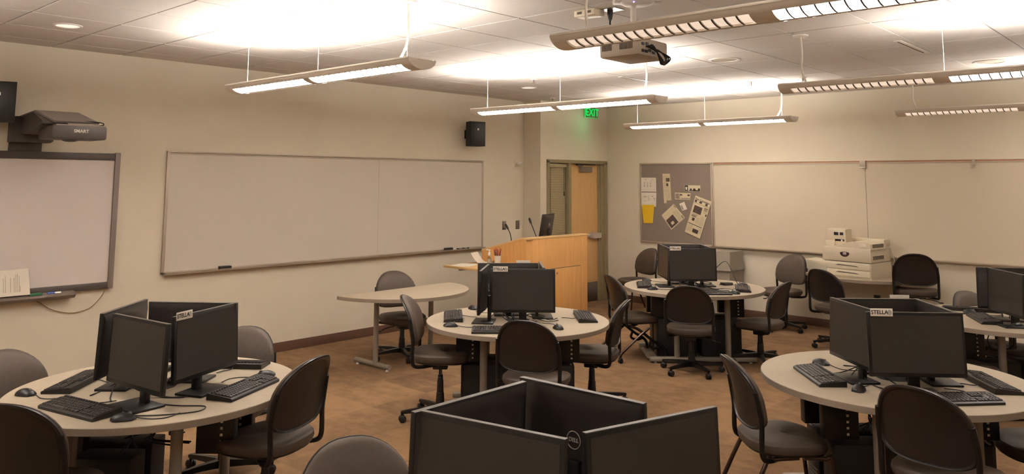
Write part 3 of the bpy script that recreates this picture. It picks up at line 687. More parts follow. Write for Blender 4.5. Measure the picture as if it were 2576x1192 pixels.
# ------------------------------------------------------------------ keyboards and mice
def make_keyboard():
    t = thing('keyboard', 'x', 'keyboard')
    T = Matrix.Rotation(R(4), 4, 'X')
    MB().prism([(-.078, 0), (.078, 0), (.078, .030), (.07, .033), (-.07, .018), (-.078, .013)], -.225, .225, 'x').build('case', M['black'], t)
    k = MB(); sl = (.033 - .018) / .14
    def key(x0, x1, y0, y1):
        z0 = .018 + (y0 + .07) * sl; z1 = .018 + (y1 + .07) * sl
        g_ = .0012; b = .003
        k.hexa([(x0 + g_, y0 + g_, z0), (x1 - g_, y0 + g_, z0), (x1 - g_, y1 - g_, z1), (x0 + g_, y1 - g_, z1)],
               [(x0 + b, y0 + b, z0 + .007), (x1 - b, y0 + b, z0 + .007), (x1 - b, y1 - b, z1 + .007), (x0 + b, y1 - b, z1 + .007)])
    for r in range(5):
        y = -.066 + r * .0205
        xs = [-.215 + i * .0195 for i in range(16)] if r else [-.215, -.19, -.165, -.14, -.03, -.005, .02, .045, .0775, .0775]
        xs = sorted(set(xs))
        for i in range(len(xs) - 1): key(xs[i], xs[i + 1], y, y + .0205)
        for i in range(3):
            if r not in (2,): key(.088 + i * .0185, .1065 + i * .0185, y, y + .0205)
        for i in range(4): key(.149 + i * .0185, .1675 + i * .0185, y, y + .0205)
    for i in range(14): key(-.215 + i * .0215, -.196 + i * .0215, .046, .060)
    k.build('keys', M['key'], t)
    MB().tube([(-.05, .076, .012), (-.05, .11, .006), (-.02, .15, .005), (.0, .20, .005)], .0028, 6, 5).build('cord', M['cord'], t)
    return t
def make_mouse():
    t = thing('computer_mouse', 'x', 'mouse')
    rings = []
    for k in range(9):
        s = k / 8; y = -.058 + .116 * s; wv = .033 * (max(0, 1 - (2 * s - 1) ** 4)) ** .5 + .003; hv = .036 * (max(.02, sin(PI * (s * .9 + .07)))) ** .6
        rings.append([(wv * cos(a), y, max(0.001, hv * sin(a))) for a in [PI * i / 10 for i in range(11)]])
    MB().loft(rings).build('shell', M['black'], t)
    MB().lathe([(0, -.003), (.009, -.003), (.009, .003), (0, .003)], 12, Matrix.Translation((0, .028, .029)) @ Matrix.Rotation(PI / 2, 4, 'Y')).build('scroll_wheel', M['midgrey'], t)
    MB().tube([(0, .056, .010), (.002, .08, .004), (.03, .14, .003), (.02, .20, .003), (-.04, .25, .003)], .0026, 6, 6).build('cord', M['cord'], t)
    return t
KB = make_keyboard(); MO = make_mouse(); kb_used = [0]; mo_used = [0]
def place(proto, flag, loc, rz, label, group=None):
    if not flag[0]:
        flag[0] = 1; o = proto; o.location = loc; o.rotation_euler = (0, 0, rz); o['label'] = label
    else: o = dup(proto, loc, rz, label)
    if group: o['group'] = group
    return o
def keyboard(P, ang, cen, label, tz=.7405):
    d = Vector((cos(R(ang)), sin(R(ang)))); n = Vector((d.y, -d.x))
    if n.dot(Vector(P) - Vector(cen)) < 0: d = -d
    place(KB, kb_used, (P[0], P[1], tz), math.atan2(d.y, d.x), label, 'computer keyboards on the round tables')
def mouse(P, ang, label, tz=.7405):
    place(MO, mo_used, (P[0], P[1], tz), R(ang - 90), label, 'computer mice on the round tables')

# ------------------------------------------------------------------ round tables
def make_table():
    t = thing('round_table', 'x', 'table'); r = .76
    MB().lathe([(.0, .74), (r - .004, .74), (r - .004, .712), (0, .712)], 96).build('tabletop', M['tabletop'], t)
    MB().lathe([(r - .006, .7385), (r - .003, .7405), (r, .738), (r, .706), (r - .004, .704), (r - .006, .706)], 96).build('edge_band', M['tableedge'], t)
    MB().lathe([(0, .7402), (.10, .7402), (.10, .739), (0, .739)], 24).build('cable_opening', M['blackmatte'], t)
    for sy in (-1, 1):
        for sx in (-1, 1): MB().tube([(sx * .27, sy * .36, .05), (sx * .27, sy * .36, .712)], .03, 16).build('leg_post', M['tableleg'], t)
        ft = MB().box((-.56, sy * .36 - .035, .018), (.56, sy * .36 + .035, .062), .012).build('foot_bar', M['tableleg'], t)
        for sx in (-1, 1): MB().lathe([(0, 0), (.018, 0), (.018, .012), (.006, .02), (0, .02)], 12, c=(sx * .5, sy * .36)).build('glide', M['white'], ft)
        MB().box((-.42, sy * .30 - .02, .685), (.42, sy * .30 + .02, .711)).build('support_rail', M['black'], t)
        for sx in (-1, 1):
            c_ = MB(); x0 = sx * .40; y0 = sy * .15
            c_.box((x0 - .10, y0 - .035, .44), (x0 + .10, y0 + .035, .711), .004)
            co_ = c_.build('cable_column', M['black'], t)
            hl = MB()
            for k in range(7):
                hl.cbox((x0 + .035, y0 - .0355, .47 + k * .034), (.014, .002, .013)); hl.cbox((x0 + .035, y0 + .0355, .47 + k * .034), (.014, .002, .013))
            hl.build('column_slots', M['tagwhite'], co_)
    MB().box((-.56, -.24, .018), (.56, .24, .034), .003).build('lower_tray', M['tableleg'], t)
    return t
def make_tower():
    t = thing('computer_tower', 'x', 'computer')
    MB().box((-.21, -.088, 0), (.2, .088, .385), .006).build('case', M['blackmatte'], t)
    f = MB().box((-.228, -.09, 0), (-.206, .09, .388), .008).build('front_panel', M['black'], t)
    g_ = MB()
    for k in range(6): g_.box((-.2305, -.07, .04 + k * .022), (-.227, .07, .05 + k * .022))
    g_.build('vent_slats', M['monedge'], f)
    MB().cbox((-.2295, 0, .33), (.002, .12, .025)).build('drive_slot', M['darkgrey'], f)
    MB().cbox((-.20, .06, .3895), (.012, .045, .002)).build('case_badge', M['silver'], t)
    return t
TB = make_table(); TW = make_tower(); tb_used = [0]; tw_used = [0]
UA = R(42.5)
TBL = {'T0': (6.24, 2.04), 'T1': (3.385, 2.03), 'T2': (3.42, 5.01), 'T3': (3.42, 7.92), 'T4': (6.335, 5.13), 'T5': (6.38, 8.0)}
WH = {'T0': 'the nearest table at the bottom', 'T1': 'the table below the interactive board', 'T2': 'the table before the lectern', 'T3': 'the table before the pinboard', 'T4': 'the right-hand front table', 'T5': 'the table at the right edge'}
TL = {'T0': 'round grey table mostly hidden below the four nearest monitors', 'T1': 'round grey computer table at the left below the interactive board', 'T2': 'round grey computer table in the middle, before the lectern', 'T3': 'round grey computer table before the pinboard', 'T4': 'round grey computer table at the right front, nearest on that side', 'T5': 'round grey computer table cut by the right edge, nearer the printer wall'}
def cables(k, cx, cy, desk, under):
    rnd = random.Random(k)
    for i in range(desk):
        a = rnd.uniform(0, 2 * PI); b = a + rnd.uniform(.6, 1.6)
        p = [(cx + .06 * cos(a), cy + .06 * sin(a), .735), (cx + .12 * cos(a), cy + .12 * sin(a), .80), (cx + .2 * cos((a + b) / 2), cy + .2 * sin((a + b) / 2), .78), (cx + .27 * cos(b), cy + .27 * sin(b), .7445), (cx + .34 * cos(b + .3), cy + .34 * sin(b + .3), .7445)]
        tag(MB().tube(p, .0035, 6, 6).build('cable', M['cord']), 'black cable lying between the monitors on ' + WH[k], 'cable', 'cables on ' + WH[k])
    for i in range(under):
        a = rnd.uniform(0, 2 * PI); q = rnd.uniform(-.3, .3)
        p = [(cx + .08 * cos(a), cy + .08 * sin(a), .71), (cx + .15 * cos(a), cy + .15 * sin(a), .55), (cx + .10 * cos(a + q) - .05, cy + .1 * sin(a + q), .47), (cx + .2 * cos(a + 1 + q), cy + .2 * sin(a + 1 + q), .44)]
        tag(MB().tube(p, .0045, 6, 6).build('cable', M['cord']), 'dark cable hanging underneath ' + WH[k], 'cable', 'cables hanging under ' + WH[k])
for k, (cx, cy) in TBL.items():
    place(TB, tb_used, (cx, cy, 0), UA, TL[k], 'round computer tables')
    if k == 'T0': continue
    for i, (sx, sy) in enumerate(((-1, -1), (1, -1), (-1, 1), (1, 1))):
        if (k == 'T1' and sx > 0) or (k == 'T5' and sy > 0): continue
        lx, ly = sx * .228, sy * .125
        place(TW, tw_used, (cx + lx * cos(UA) - ly * sin(UA), cy + lx * sin(UA) + ly * cos(UA), .0345), UA if sx < 0 else UA + PI, 'black tower computer under %s, %s' % (WH[k], ['front left', 'front right', 'back left', 'back right'][i]), 'tower computers under ' + WH[k])
    cables(k, cx, cy, {'T1': 6, 'T2': 7, 'T3': 7, 'T4': 6, 'T5': 4}[k], {'T1': 9, 'T2': 7, 'T3': 5, 'T4': 7, 'T5': 2}[k])

MD = {
 'T0': [((6.232, 1.733), 11, 'front left monitor on the nearest table, screen towards the camera', None), ((6.582, 2.13), 74, 'front right monitor of the nearest table, its screen turned right', None), ((6.186, 2.277), 2, 'back monitor of the nearest table, seen from behind with round maker badge', None), ((5.953, 1.94), 90, 'left monitor of the nearest table, seen along its thin edge', None)],
 'T1': [((3.71, 1.76), 7, 'dark monitor facing the camera on the table below the interactive board', None), ((3.215, 1.875), 133, 'monitor turned to the left wall on the table below the interactive board', None), ((3.69, 2.165), 115, 'monitor with STELLA tag on the table below the interactive board', -.205), ((3.36, 2.237), 39, 'monitor seen from behind on the table below the interactive board', None)],
 'T2': [((3.60, 4.872), 43, 'STELLA tagged monitor facing the camera on the table before the lectern', -.19), ((3.27, 4.73), 127, 'monitor turned left on the table before the lectern', None), ((3.173, 5.152), 46, 'rear monitor with its back to us on the table before the lectern', -.14), ((3.49, 5.275), -46, 'monitor turned right on the table before the lectern', None)],
 'T3': [((3.57, 7.645), 46, 'STELLA tagged monitor facing the camera on the table before the pinboard', -.19), ((3.17, 7.69), -47, 'monitor turned left on the table before the pinboard', None), ((3.17, 8.075), 40, 'rear monitor with its back to us on the table before the pinboard', None), ((3.50, 8.09), -47, 'monitor turned right on the table before the pinboard', None)],
 'T4': [((6.56, 4.82), 40, 'STELLA tagged monitor facing the camera on the right-hand front table', -.19), ((6.17, 4.90), -43, 'monitor turned left on the right-hand front table', None), ((6.21, 5.255), 42, 'rear monitor with its back to us on the right-hand front table', -.15), ((6.575, 5.22), -52, 'monitor turned right on the right-hand front table', None)],
 'T5': [((6.46, 7.58), -51, 'monitor turned left on the table at the right edge', None), ((6.44, 7.93), 30, 'rear monitor with its back to us on the table at the right edge', None)],
}
for k, ms in MD.items():
    cen = TBL[k]; n = len(ms); c2 = (sum(m[0][0] for m in ms) / n, sum(m[0][1] for m in ms) / n) if k in ('T0', 'T1') else (TBL[k] if k != 'T5' else (6.58, 7.72))
    if k in ('T2', 'T3', 'T4'): c2 = ((ms[0][0][0] + ms[2][0][0]) / 2, (ms[0][0][1] + ms[2][0][1]) / 2)
    for P, ang, lb, tg in ms:
        o_ = monitor(P, ang, c2, lb, tg, group='black monitors on the round tables')
        if k == 'T0': o_.scale = (.965, 1, 1)

KD = {'T1': [((3.583, 1.556), 13, 'keyboard in front of the camera-facing monitor'), ((3.003, 1.742), 134, 'keyboard on the left side'), ((3.815, 2.32), 117, 'keyboard on the right side'), ((3.23, 2.55), 39, 'keyboard on the far side')],
      'T2': [((2.966, 4.698), 137, 'keyboard on the left side'), ((3.779, 5.465), 134, 'keyboard on the right side'), ((3.69, 4.52), 43, 'keyboard behind the front chair')],
      'T3': [((2.999, 7.574), 125, 'keyboard on the left side'), ((3.83, 7.50), 43, 'keyboard behind the front chair'), ((3.935, 8.06), 118, 'keyboard on the right side')],
      'T4': [((6.008, 4.817), 131, 'keyboard on the left side'), ((6.74, 4.80), 48, 'keyboard behind the front chair'), ((6.79, 5.34), 127, 'keyboard on the right side')],
      'T5': [((6.267, 7.749), 117, 'keyboard on the left side'), ((6.06, 8.25), 20, 'keyboard at the far left')]}
for k, ks in KD.items():
    for P, ang, lb in ks: keyboard(P, ang, TBL[k], 'black %s of %s' % (lb, WH[k]))
for P, a, lb in (((3.891, 1.646), 60, 'black mouse right of the front keyboard on ' + WH['T1']), ((3.062, 1.467), 25, 'black mouse at the left rim of ' + WH['T1']), ((3.622, 2.561), 250, 'black mouse beyond the right keyboard on ' + WH['T1']),
                 ((3.247, 4.406), 40, 'black mouse near the left keyboard of ' + WH['T2']), ((2.775, 5.125), -20, 'black mouse behind the left monitor of ' + WH['T2']), ((3.92, 4.93), 150, 'black mouse just right of the front chair at ' + WH['T2']),
                 ((3.243, 7.367), 50, 'black mouse in front of the left keyboard on ' + WH['T3']), ((2.785, 7.963), 10, 'black mouse behind the left keyboard on ' + WH['T3']), ((4.017, 7.713), 170, 'black mouse between front and right keyboards on ' + WH['T3']), ((3.782, 8.363), 200, 'black mouse beyond the right keyboard on ' + WH['T3']),
                 ((5.884, 5.17), -10, 'black mouse beyond the left keyboard on ' + WH['T4']), ((6.284, 4.679), 100, 'black mouse in front of the left monitor on ' + WH['T4']), ((6.841, 4.92), 140, 'black mouse right of the front chair at ' + WH['T4']),
                 ((6.088, 8.09), 0, 'black mouse at the far left of ' + WH['T5']), ((6.536, 7.593), 60, 'black mouse in front of the left monitor on ' + WH['T5'])):
    mouse(P, a, lb)
# desk clutter: docking stations
def dock(loc, rz, label):
    t = thing('docking_hub', label, 'hub', loc, rz, 'small black hubs between the monitors')
    MB().box((-.06, -.04, 0), (.06, .04, .028), .006).build('case', M['black'], t)
    MB().box((-.05, -.041, .008), (.05, -.0395, .02)).build('ports', M['monedge'], t)
dock((3.05, 2.20, .7405), R(30), 'small black hub left of the rear monitor on ' + WH['T1'])
dock((3.62, 8.30, .7405), R(60), 'small black hub behind the monitors on ' + WH['T3'])
tag(MB().tube([(3.93, 8.12, .76), (3.85, 8.1, .80), (3.72, 8.2, .95), (3.62, 8.28, 1.0), (3.55, 8.25, .95), (3.50, 8.2, .86)], .004, 6, 8).build('looped_cable', M['cord']), 'black cable looping up right of the monitors on the table before the pinboard', 'cable')
tag(MB().tube([(3.86, 1.70, .744), (3.95, 1.80, .744), (4.02, 1.95, .744), (3.96, 2.02, .744), (3.85, 1.93, .744), (3.72, 1.86, .744)], .003, 6, 8).build('mouse_cable', M['cord']), 'thin cable looped near the front edge of the left table', 'cable')
# lectern monitor and shelf things
lm = copy_tree(MON); lm.location = (1.24, 7.98, 1.0955); lm.rotation_euler = (R(-7), 0, R(-70)); lm['label'] = 'small monitor on top of the lectern, seen from behind'; lm['group'] = 'black monitors on the round tables'; lm['group'] = 'lectern equipment'; lm.scale = (.8, .8, .84)
def pt(x, y): return (x, y, .8695)
t = thing('hand_sanitizer_bottle', 'clear pump bottle of hand sanitizer on the lectern shelf', 'bottle', pt(1.145, 7.02), 0)
MB().lathe([(0, 0), (.026, 0), (.028, .004), (.028, .085), (.022, .105), (.012, .115), (0, .115)], 20).build('bottle', M['clear'], t)
MB().box((-.0285, -.012, .03), (-.0275, .012, .08)).lathe([(0, .03), (.0284, .03), (.0284, .07), (0, .07)], 20).build('bottle_label', M['emblem'], t)
MB().lathe([(0, .115), (.016, .115), (.016, .14), (.012, .15), (.006, .152), (.006, .175), (0, .175)], 16).box((-.05, -.008, .172), (.014, .008, .184), .003).build('pump', M['white'], t)
t = thing('paper_cup', 'white paper cup full of pencils on the lectern shelf', 'cup', pt(1.255, 7.05), 0)
MB().lathe([(0, 0), (.032, 0), (.043, .115), (.045, .118), (.041, .118), (.03, .004), (0, .004)], 24).build('cup', M['white'], t)
rp = random.Random(3)
for i in range(11):
    a = 2 * PI * i / 11 + rp.uniform(-.2, .2); rr = .03 if i < 8 else .012; hh2 = rp.uniform(.165, .2)
    m = ['red', 'navy', 'orange', 'navy', 'red', 'darkgrey'][i % 6]
    p = thing('pencil', 'coloured pencil standing in the white paper cup', 'pencil', (1.255 + .012 * cos(a), 7.05 + .012 * sin(a), .875), 0, 'pencils in the paper cup')
    MB().tube([(0, 0, 0), (rr * cos(a), rr * sin(a), hh2)], .0042, 6).build('barrel', M[m], p)
    MB().tube([(rr * cos(a), rr * sin(a), hh2), (rr * 1.08 * cos(a), rr * 1.08 * sin(a), hh2 + .012)], [.0045, .0015], 6).build('tip', M['red' if i % 3 else 'orange'], p)
def page(name, lb, pts, m='paper', grp=None):
    cx = sum(p[0] for p in pts) / len(pts); cy = sum(p[1] for p in pts) / len(pts)
    a = MB()
    return a, cx, cy
def flat_sheet(lb, x, y, w, h, rz, z, curl=0.0, m='paper', group=None):
    a = MB(); n = 8; rows = []
    for i in range(n + 1):
        u = i / n; zz = curl * max(0, u - .4) ** 2
        rows.append([(-w / 2 + w * u * (1 - .12 * (curl > .1)), -h / 2, zz), (-w / 2 + w * u * (1 - .12 * (curl > .1)), h / 2, zz)])
    vs = [p for r in rows for p in r] + [(p[0], p[1], p[2] + .0015) for r in rows for p in r]; k = 2 * (n + 1)
    fs = []
    for i in range(n):
        fs += [(2 * i, 2 * i + 1, 2 * i + 3, 2 * i + 2), (k + 2 * i, k + 2 * i + 2, k + 2 * i + 3, k + 2 * i + 1), (2 * i, 2 * i + 2, k + 2 * i + 2, k + 2 * i), (2 * i + 1, k + 2 * i + 1, k + 2 * i + 3, 2 * i + 3)]
    fs += [(0, k, k + 1, 1), (2 * n, 2 * n + 1, k + 2 * n + 1, k + 2 * n)]
    a.raw(vs, fs)
    o = a.build('paper_sheet', M[m]); o.location = (x, y, z); o.rotation_euler = (0, 0, rz)
    return tag(o, lb, 'paper', group)
flat_sheet('flat white papers at the outer corner of the lectern shelf', .95, 6.80, .25, .32, R(20), .8698, .0, group='papers on the lectern shelf')
flat_sheet('curled white sheet rising against the lectern side on the shelf', .93, 7.10, .26, .2, R(200), .8698, .35, group='papers on the lectern shelf')
flat_sheet('open booklet of papers lying beside the sanitizer bottle', 1.06, 7.16, .21, .17, R(5), .8715, .12, group='papers on the lectern shelf')

# ------------------------------------------------------------------ half-round tables
def half_table(label, loc, rz):
    t = thing('half_round_table', label, 'table', loc, rz, 'half-round side tables'); r = .76
    poly = [(r * cos(a), r * sin(a)) for a in [PI * k / 40 for k in range(41)]]
    MB().prism(poly, .712, .74, 'z').build('tabletop', M['tabletop'], t)
    sc = (r + .003) / r
    e = MB()
    o = [(p[0] * sc, p[1] * sc) for p in poly]; i = [(p[0] * .992, p[1] * .992) for p in poly]
    e.prism(o + i[::-1], .706, .739, 'z'); e.box((-r - .003, -.005, .706), (r + .003, .001, .739)); e.build('edge_band', M['tableedge'], t)
    for s in (-1, 1):
        x = s * .37
        lg = MB().tube([(x, .13, .05), (x, .13, .712)], .027, 16).build('leg_post', M['tableleg'], t)
        ft = MB().tube([(x, -.20, .042), (x, .36, .042)], .024, 12).build('foot_bar', M['tableleg'], t)
        for yy in (-.16, .32): MB().lathe([(0, 0), (.016, 0), (.016, .01), (.006, .02), (0, .02)], 10, c=(x, yy)).build('glide', M['white'], ft)
        MB().box((x - .02, 0.03, .69), (x + .02, .4, .711)).build('support_rail', M['black'], t)
    return t
half_table('half-round grey table standing alone near the long whiteboard', (1.25, 5.50, 0), R(-90))
half_table('half-round grey table carrying the printer against the back wall', (4.42, 10.56, 0), R(180))

# ------------------------------------------------------------------ printer
PR = R(-7.7)
t = thing('laser_printer', 'large beige laser printer with two paper drawers and side tray', 'printer', (4.66, 9.905, .7405), PR)
pw, pd = .56, .52
MB().box((-pw + .02, .0, .0), (-.0, pd, .018)).box((-pw, .0, .014), (0, pd, .19), .004).build('tray_base', M['printer'], t)
for z0, z1 in ((.022, .098), (.104, .184)):
    d_ = MB().box((-pw + .01, -.012, z0), (-.012, .004, z1), .005).build('paper_drawer', M['printer2'], t)
    MB().prism([(-pw + .12, (z0 + z1) / 2 + .004), (-.14, (z0 + z1) / 2 - .004), (-.18, (z0 + z1) / 2 + .008), (-pw + .16, (z0 + z1) / 2 + .016)], -.014, -.011, 'y').build('drawer_grip', M['seamdark'], d_)
MB().box((-pw - .05, .0, .195), (0, pd, .36), .008).build('body', M['printer'], t)
MB().prism([(-pw + .02, .36), (0, .335), (0, .415), (-.03, .43), (-.12, .44), (-.22, .438), (-.30, .42), (-.40, .375), (-pw + .02, .365)], .004, pd - .1, 'y').build('top_cover', M['printer2'], t)
MB().box((-.40, pd - .16, .38), (-.0, pd, .46), .01).build('rear_cover', M['printer'], t)
fn = MB().box((-pw - .055, .10, .355), (-pw + .06, pd - .05, .43), .006).box((-.60, .12, .36), (-.36, .27, .575), .006).build('output_sorter', M['printer'], t)
MB().box((-.51, .117, .50), (-.39, .122, .535)).box((-.50, .117, .425), (-.38, .122, .45)).build('sorter_slots', M['black'], fn)
MB().box((-.45, .114, .495), (-.435, .119, .535)).box((-.42, .114, .425), (-.40, .119, .445)).build('slot_guides', M['paper'], fn)
sd = MB().hexa([(-pw - .34, .10, .165), (-pw - .0, .08, .12), (-pw, .40, .12), (-pw - .34, .38, .165)], [(-pw - .34, .10, .178), (-pw, .08, .15), (-pw, .40, .15), (-pw - .34, .38, .178)]).build('side_tray', M['printer2'], t)
MB().hexa([(-pw - .22, .15, .1675), (-pw - .0, .14, .151), (-pw, .34, .151), (-pw - .22, .33, .1675)], [(-pw - .22, .15, .172), (-pw, .14, .158), (-pw, .34, .158), (-pw - .22, .33, .172)]).build('tray_paper', M['paper'], sd)
MB().box((-pw - .055, -.005, .118), (-pw + .05, .09, .19), .004).build('tray_hinge_cover', M['printer2'], t)
vt = MB()
for z0 in (.23, .37):
    for k in range(14): vt.box((-.001, .06 + k * .02, z0), (.002, .072 + k * .02, z0 + .045))
vt.build('side_vents', M['seamdark'], t)
MB().prism([(-.32 + .058 * cos(a), .295 + (.045 if sin(a) < 0 else .016) * sin(a)) for a in [2 * PI * k / 24 for k in range(24)]], -.004, .002, 'y').build('maker_badge', M['badge'], t)
MB().box((-.342, -.006, .275), (-.298, -.003, .305), .002).build('badge_plate', M['silver'], t)
MB().box((-.13, -.0005, .385), (-.05, .005, .425)).build('rating_label', M['paper'], t)
MB().box((-pw - .02, -.002, .19), (-.0, .003, .196)).build('body_seam', M['seamdark'], t)
MB().tube([(.004, pd - .02, .36), (.012, pd, .30), (.03, pd + .02, .20), (.02, pd + .02, .10), (.0, pd + .03, .02)], .005, 6, 6).build('cable', M['cord_white'], t)
t = thing('wall_outlet', 'dark power outlet on the back wall below the printer table', 'outlet', (4.48, L, .42), 0)
MB().box((-.04, -.008, -.06), (.04, 0, .06), .002).build('plate', M['darkgrey'], t)
MB().box((-.018, -.012, .012), (.018, -.006, .042)).box((-.018, -.012, -.042), (.018, -.006, -.012)).build('socket', M['black'], t)
flat_sheet('loose white paper on the half-round table right of the printer', 4.93, 10.30, .26, .2, R(10), .7405)

# ------------------------------------------------------------------ bin
t = thing('recycling_bin', 'tall grey plastic bin with lid below the pinboard corner', 'bin', (2.51, 10.36, 0), 0)
MB().hexa([(-.17, -.17, 0), (.17, -.17, 0), (.17, .17, 0), (-.17, .17, 0)], [(-.2, -.2, .66), (.2, -.2, .66), (.2, .2, .66), (-.2, .2, .66)]).build('body', M['bin'], t)
MB().box((-.215, -.215, .655), (.215, .215, .69), .012).hexa([(-.21, -.21, .69), (.21, -.21, .69), (.21, .21, .69), (-.21, .21, .69)], [(-.19, -.17, .91), (.19, -.17, .91), (.19, .2, .91), (-.19, .2, .91)]).box((-.19, -.17, .90), (.19, .2, .925), .01).build('lid', M['bin'], t)
MB().box((-.216, -.217, .655), (.216, -.210, .668)).build('lid_gap', M['seamdark'], t)

# ------------------------------------------------------------------ chairs
BZ = .17      # centre height of the backrest above the seat top
def back_point(x, zr, y_off=0.0):
    # zr measured from backrest centre; returns local coords with seat top at z=0
    y = -.225 - .16 * (zr + .06) - .55 * max(0, zr - .05) ** 2 * 2 + .75 * x * x
    return (x, y + y_off, BZ + zr)
def back_outline(s, k, seg=40):
    t_ = 2 * PI * k / seg; c_, s_ = cos(t_), sin(t_)
    n = 2.5 if s_ > 0 else 3.2
    x = math.copysign(abs(c_) ** (2 / n), c_) * .238 * (1 - (.08 * max(0, s_) ** 2)); z_ = math.copysign(abs(s_) ** (2 / n), s_) * (.255 if s_ > 0 else .125)
    return x * s, z_ * s
def back_rings(prof):
    rings = []
    for s, yo in prof: rings.append([back_point(*back_outline(s, k), yo) for k in range(40)])
    return rings
CM = {}
def chair_parts():
    CM['cushion'] = MB().loft(back_rings([(.1, .0), (.5, .0), (.97, -.002), (1.0, .004), (.99, .016), (.95, .030), (.85, .038), (.5, .042), (.1, .043)])).mesh('backrest', M['fabric'])
    CM['shell'] = MB().loft(back_rings([(.1, -.001), (.5, -.001), (.96, .0), (1.005, -.004), (1.0, -.014), (.965, -.020), (.925, -.017), (.90, -.008), (.5, -.009), (.1, -.009)])).mesh('back_shell', M['shell'])
    def sr(s, z_, dy=0): return [(p[0] * s, p[1] * s + dy, z_ - (.018 * max(0, p[1] / .23) ** 3)) for p in [sup(.243, .232, 2.7, k, 40) for k in range(40)]]
    CM['seat'] = MB().loft([sr(.90, -.068), (sr(.97, -.058)), sr(1.0, -.038), sr(.985, -.016), sr(.93, -.004), sr(.8, .0), sr(.4, -.002), sr(.05, -.003)]).mesh('seat', M['fabric'])
    CM['pan'] = MB().loft([sr(.72, -.088), sr(.92, -.074), sr(.93, -.064)]).mesh('seat_pan', M['shell'])
    for s, nm in ((-1, 'barL'), (1, 'barR')):
        p = [back_point(s * .222, .10, -.012), back_point(s * .232, .0, -.014), back_point(s * .232, -.08, -.016), (s * .231, -.200, .0), (s * .230, -.198, -.055), (s * .226, -.180, -.085), (s * .20, -.13, -.094), (s * .12, -.03, -.094)]
        CM[nm] = MB().tube(p, .0145, 10, 6).mesh('back_bar', M['chairmetal'])
    CM['mech'] = MB().box((-.10, -.12, -.105), (.10, .10, -.082), .005).box((-.05, -.06, -.15), (.05, .06, -.10), .01).mesh('tilt_mechanism', M['black'])
    CM['rod'] = MB().lathe([(0, -.36), (.014, -.36), (.014, -.14), (0, -.14)], 14).mesh('gas_rod', M['steel'])
    CM['cover'] = MB().lathe([(0, .055), (.036, .055), (.036, .12), (.031, .20), (.031, .205), (.027, .21), (.025, .30), (.022, .305), (.020, .345), (0, .345)], 18).mesh('gas_lift_cover', M['black'])
    CM['lever'] = MB().tube([(.05, .0, -.115), (.17, .01, -.13), (.24, .015, -.15)], .0055, 8, 4).ball((.262, .017, -.158), .028, 10, (1, .5, .3)).mesh('height_lever', M['black'])
    CM['leg'] = MB().loft([[(.02, -.026, .062), (.02, .026, .062), (.02, .022, .108), (.02, -.022, .108)], [(.15, -.022, .068), (.15, .022, .068), (.15, .018, .102), (.15, -.018, .102)], [(.30, -.016, .066), (.30, .016, .066), (.30, .013, .088), (.30, -.013, .088)], [(.315, -.014, .068), (.315, .014, .068), (.315, .011, .084), (.315, -.011, .084)]]).mesh('base_leg', M['chairmetal'])
    T = Matrix.Translation((.0, 0, .0))
    cs = MB()
    for s in (-1, 1): cs.lathe([(0, -.010), (.022, -.010), (.028, -.006), (.028, .006), (.022, .010), (0, .010)], 16, Matrix.Translation((.302, s * .014, .028)) @ Matrix.Rotation(PI / 2, 4, 'X'))
    cs.box((.29, -.006, .03), (.314, .006, .075), .003).ball((.302, 0, .036), .026, 10, (.8, 1, .8))
    CM['caster'] = cs.mesh('caster', M['black'])
    # four-leg frame (seat top at z=0 reference is .46)
    CM['fl'] = {}
    zs = .46
    for sx in (-1, 1):
        CM['fl'][(sx, 1)] = MB().tube([(sx * .19, .05, -.085), (sx * .205, .17, -.088), (sx * .21, .20, -.10), (sx * .225, .245, -zs + .006)], .0125, 10, 3).mesh('leg', M['tube'])
        CM['fl'][(sx, -1)] = MB().tube([(sx * .19, .02, -.085), (sx * .205, -.13, -.088), (sx * .21, -.17, -.105), (sx * .225, -.34, -zs + .006)], .0125, 10, 3).mesh('leg', M['tube'])
    CM['stretch'] = MB().tube([(-.205, -.14, -.09), (.205, -.14, -.09)], .01, 8).tube([(-.205, .14, -.09), (.205, .14, -.09)], .01, 8).mesh('stretcher', M['tube'])
    CM['glide'] = MB().lathe([(0, 0), (.014, 0), (.014, .014), (0, .014)], 10).mesh('foot_cap', M['black'])
    # folding (nesting) frame with casters
    CM['nl'] = {}
    for sx in (-1, 1):
        CM['nl'][(sx, -1)] = MB().tube([(sx * .235, .06, -.12), (sx * .245, -.05, -.19), (sx * .255, -.24, -.34), (sx * .255, -.275, -.375), (sx * .255, -.28, -.41)], .0135, 10, 4).mesh('leg', M['tube'])
        CM['nl'][(sx, 1)] = MB().tube([(sx * .225, -.16, -.09), (sx * .23, -.06, -.13), (sx * .235, .10, -.25), (sx * .235, .20, -.31), (sx * .235, .245, -.36), (sx * .235, .25, -.41)], .0155, 10, 4).tube([(sx * .235, .08, -.235), (sx * .235, .06, -.30), (sx * .235, .13, -.33), (sx * .235, .21, -.31)], .014, 10, 4).mesh('leg', M['chairmetal'])
    w_ = MB()
    for s in (-1, 1): w_.lathe([(0, -.008), (.02, -.008), (.025, -.004), (.025, .004), (.02, .008), (0, .008)], 14, Matrix.Translation((s * .013, 0, .025)) @ Matrix.Rotation(PI / 2, 4, 'Y'))
    w_.box((-.006, -.012, .025), (.006, .012, .06), .003).box((-.022, -.016, .038), (.022, .016, .058), .006)
    CM['nc'] = w_.mesh('caster', M['black'])
chair_parts()
def upper(t, zs):
    s = link('seat', CM['seat'], t, (0, 0, zs)); link('seat_pan', CM['pan'], s)
    b = link('backrest', CM['cushion'], t, (0, 0, zs)); link('back_shell', CM['shell'], b, None, None, 'dark plastic back shell with raised rim')
    link('back_bar', CM['barL'], t, (0, 0, zs)); link('back_bar', CM['barR'], t, (0, 0, zs))
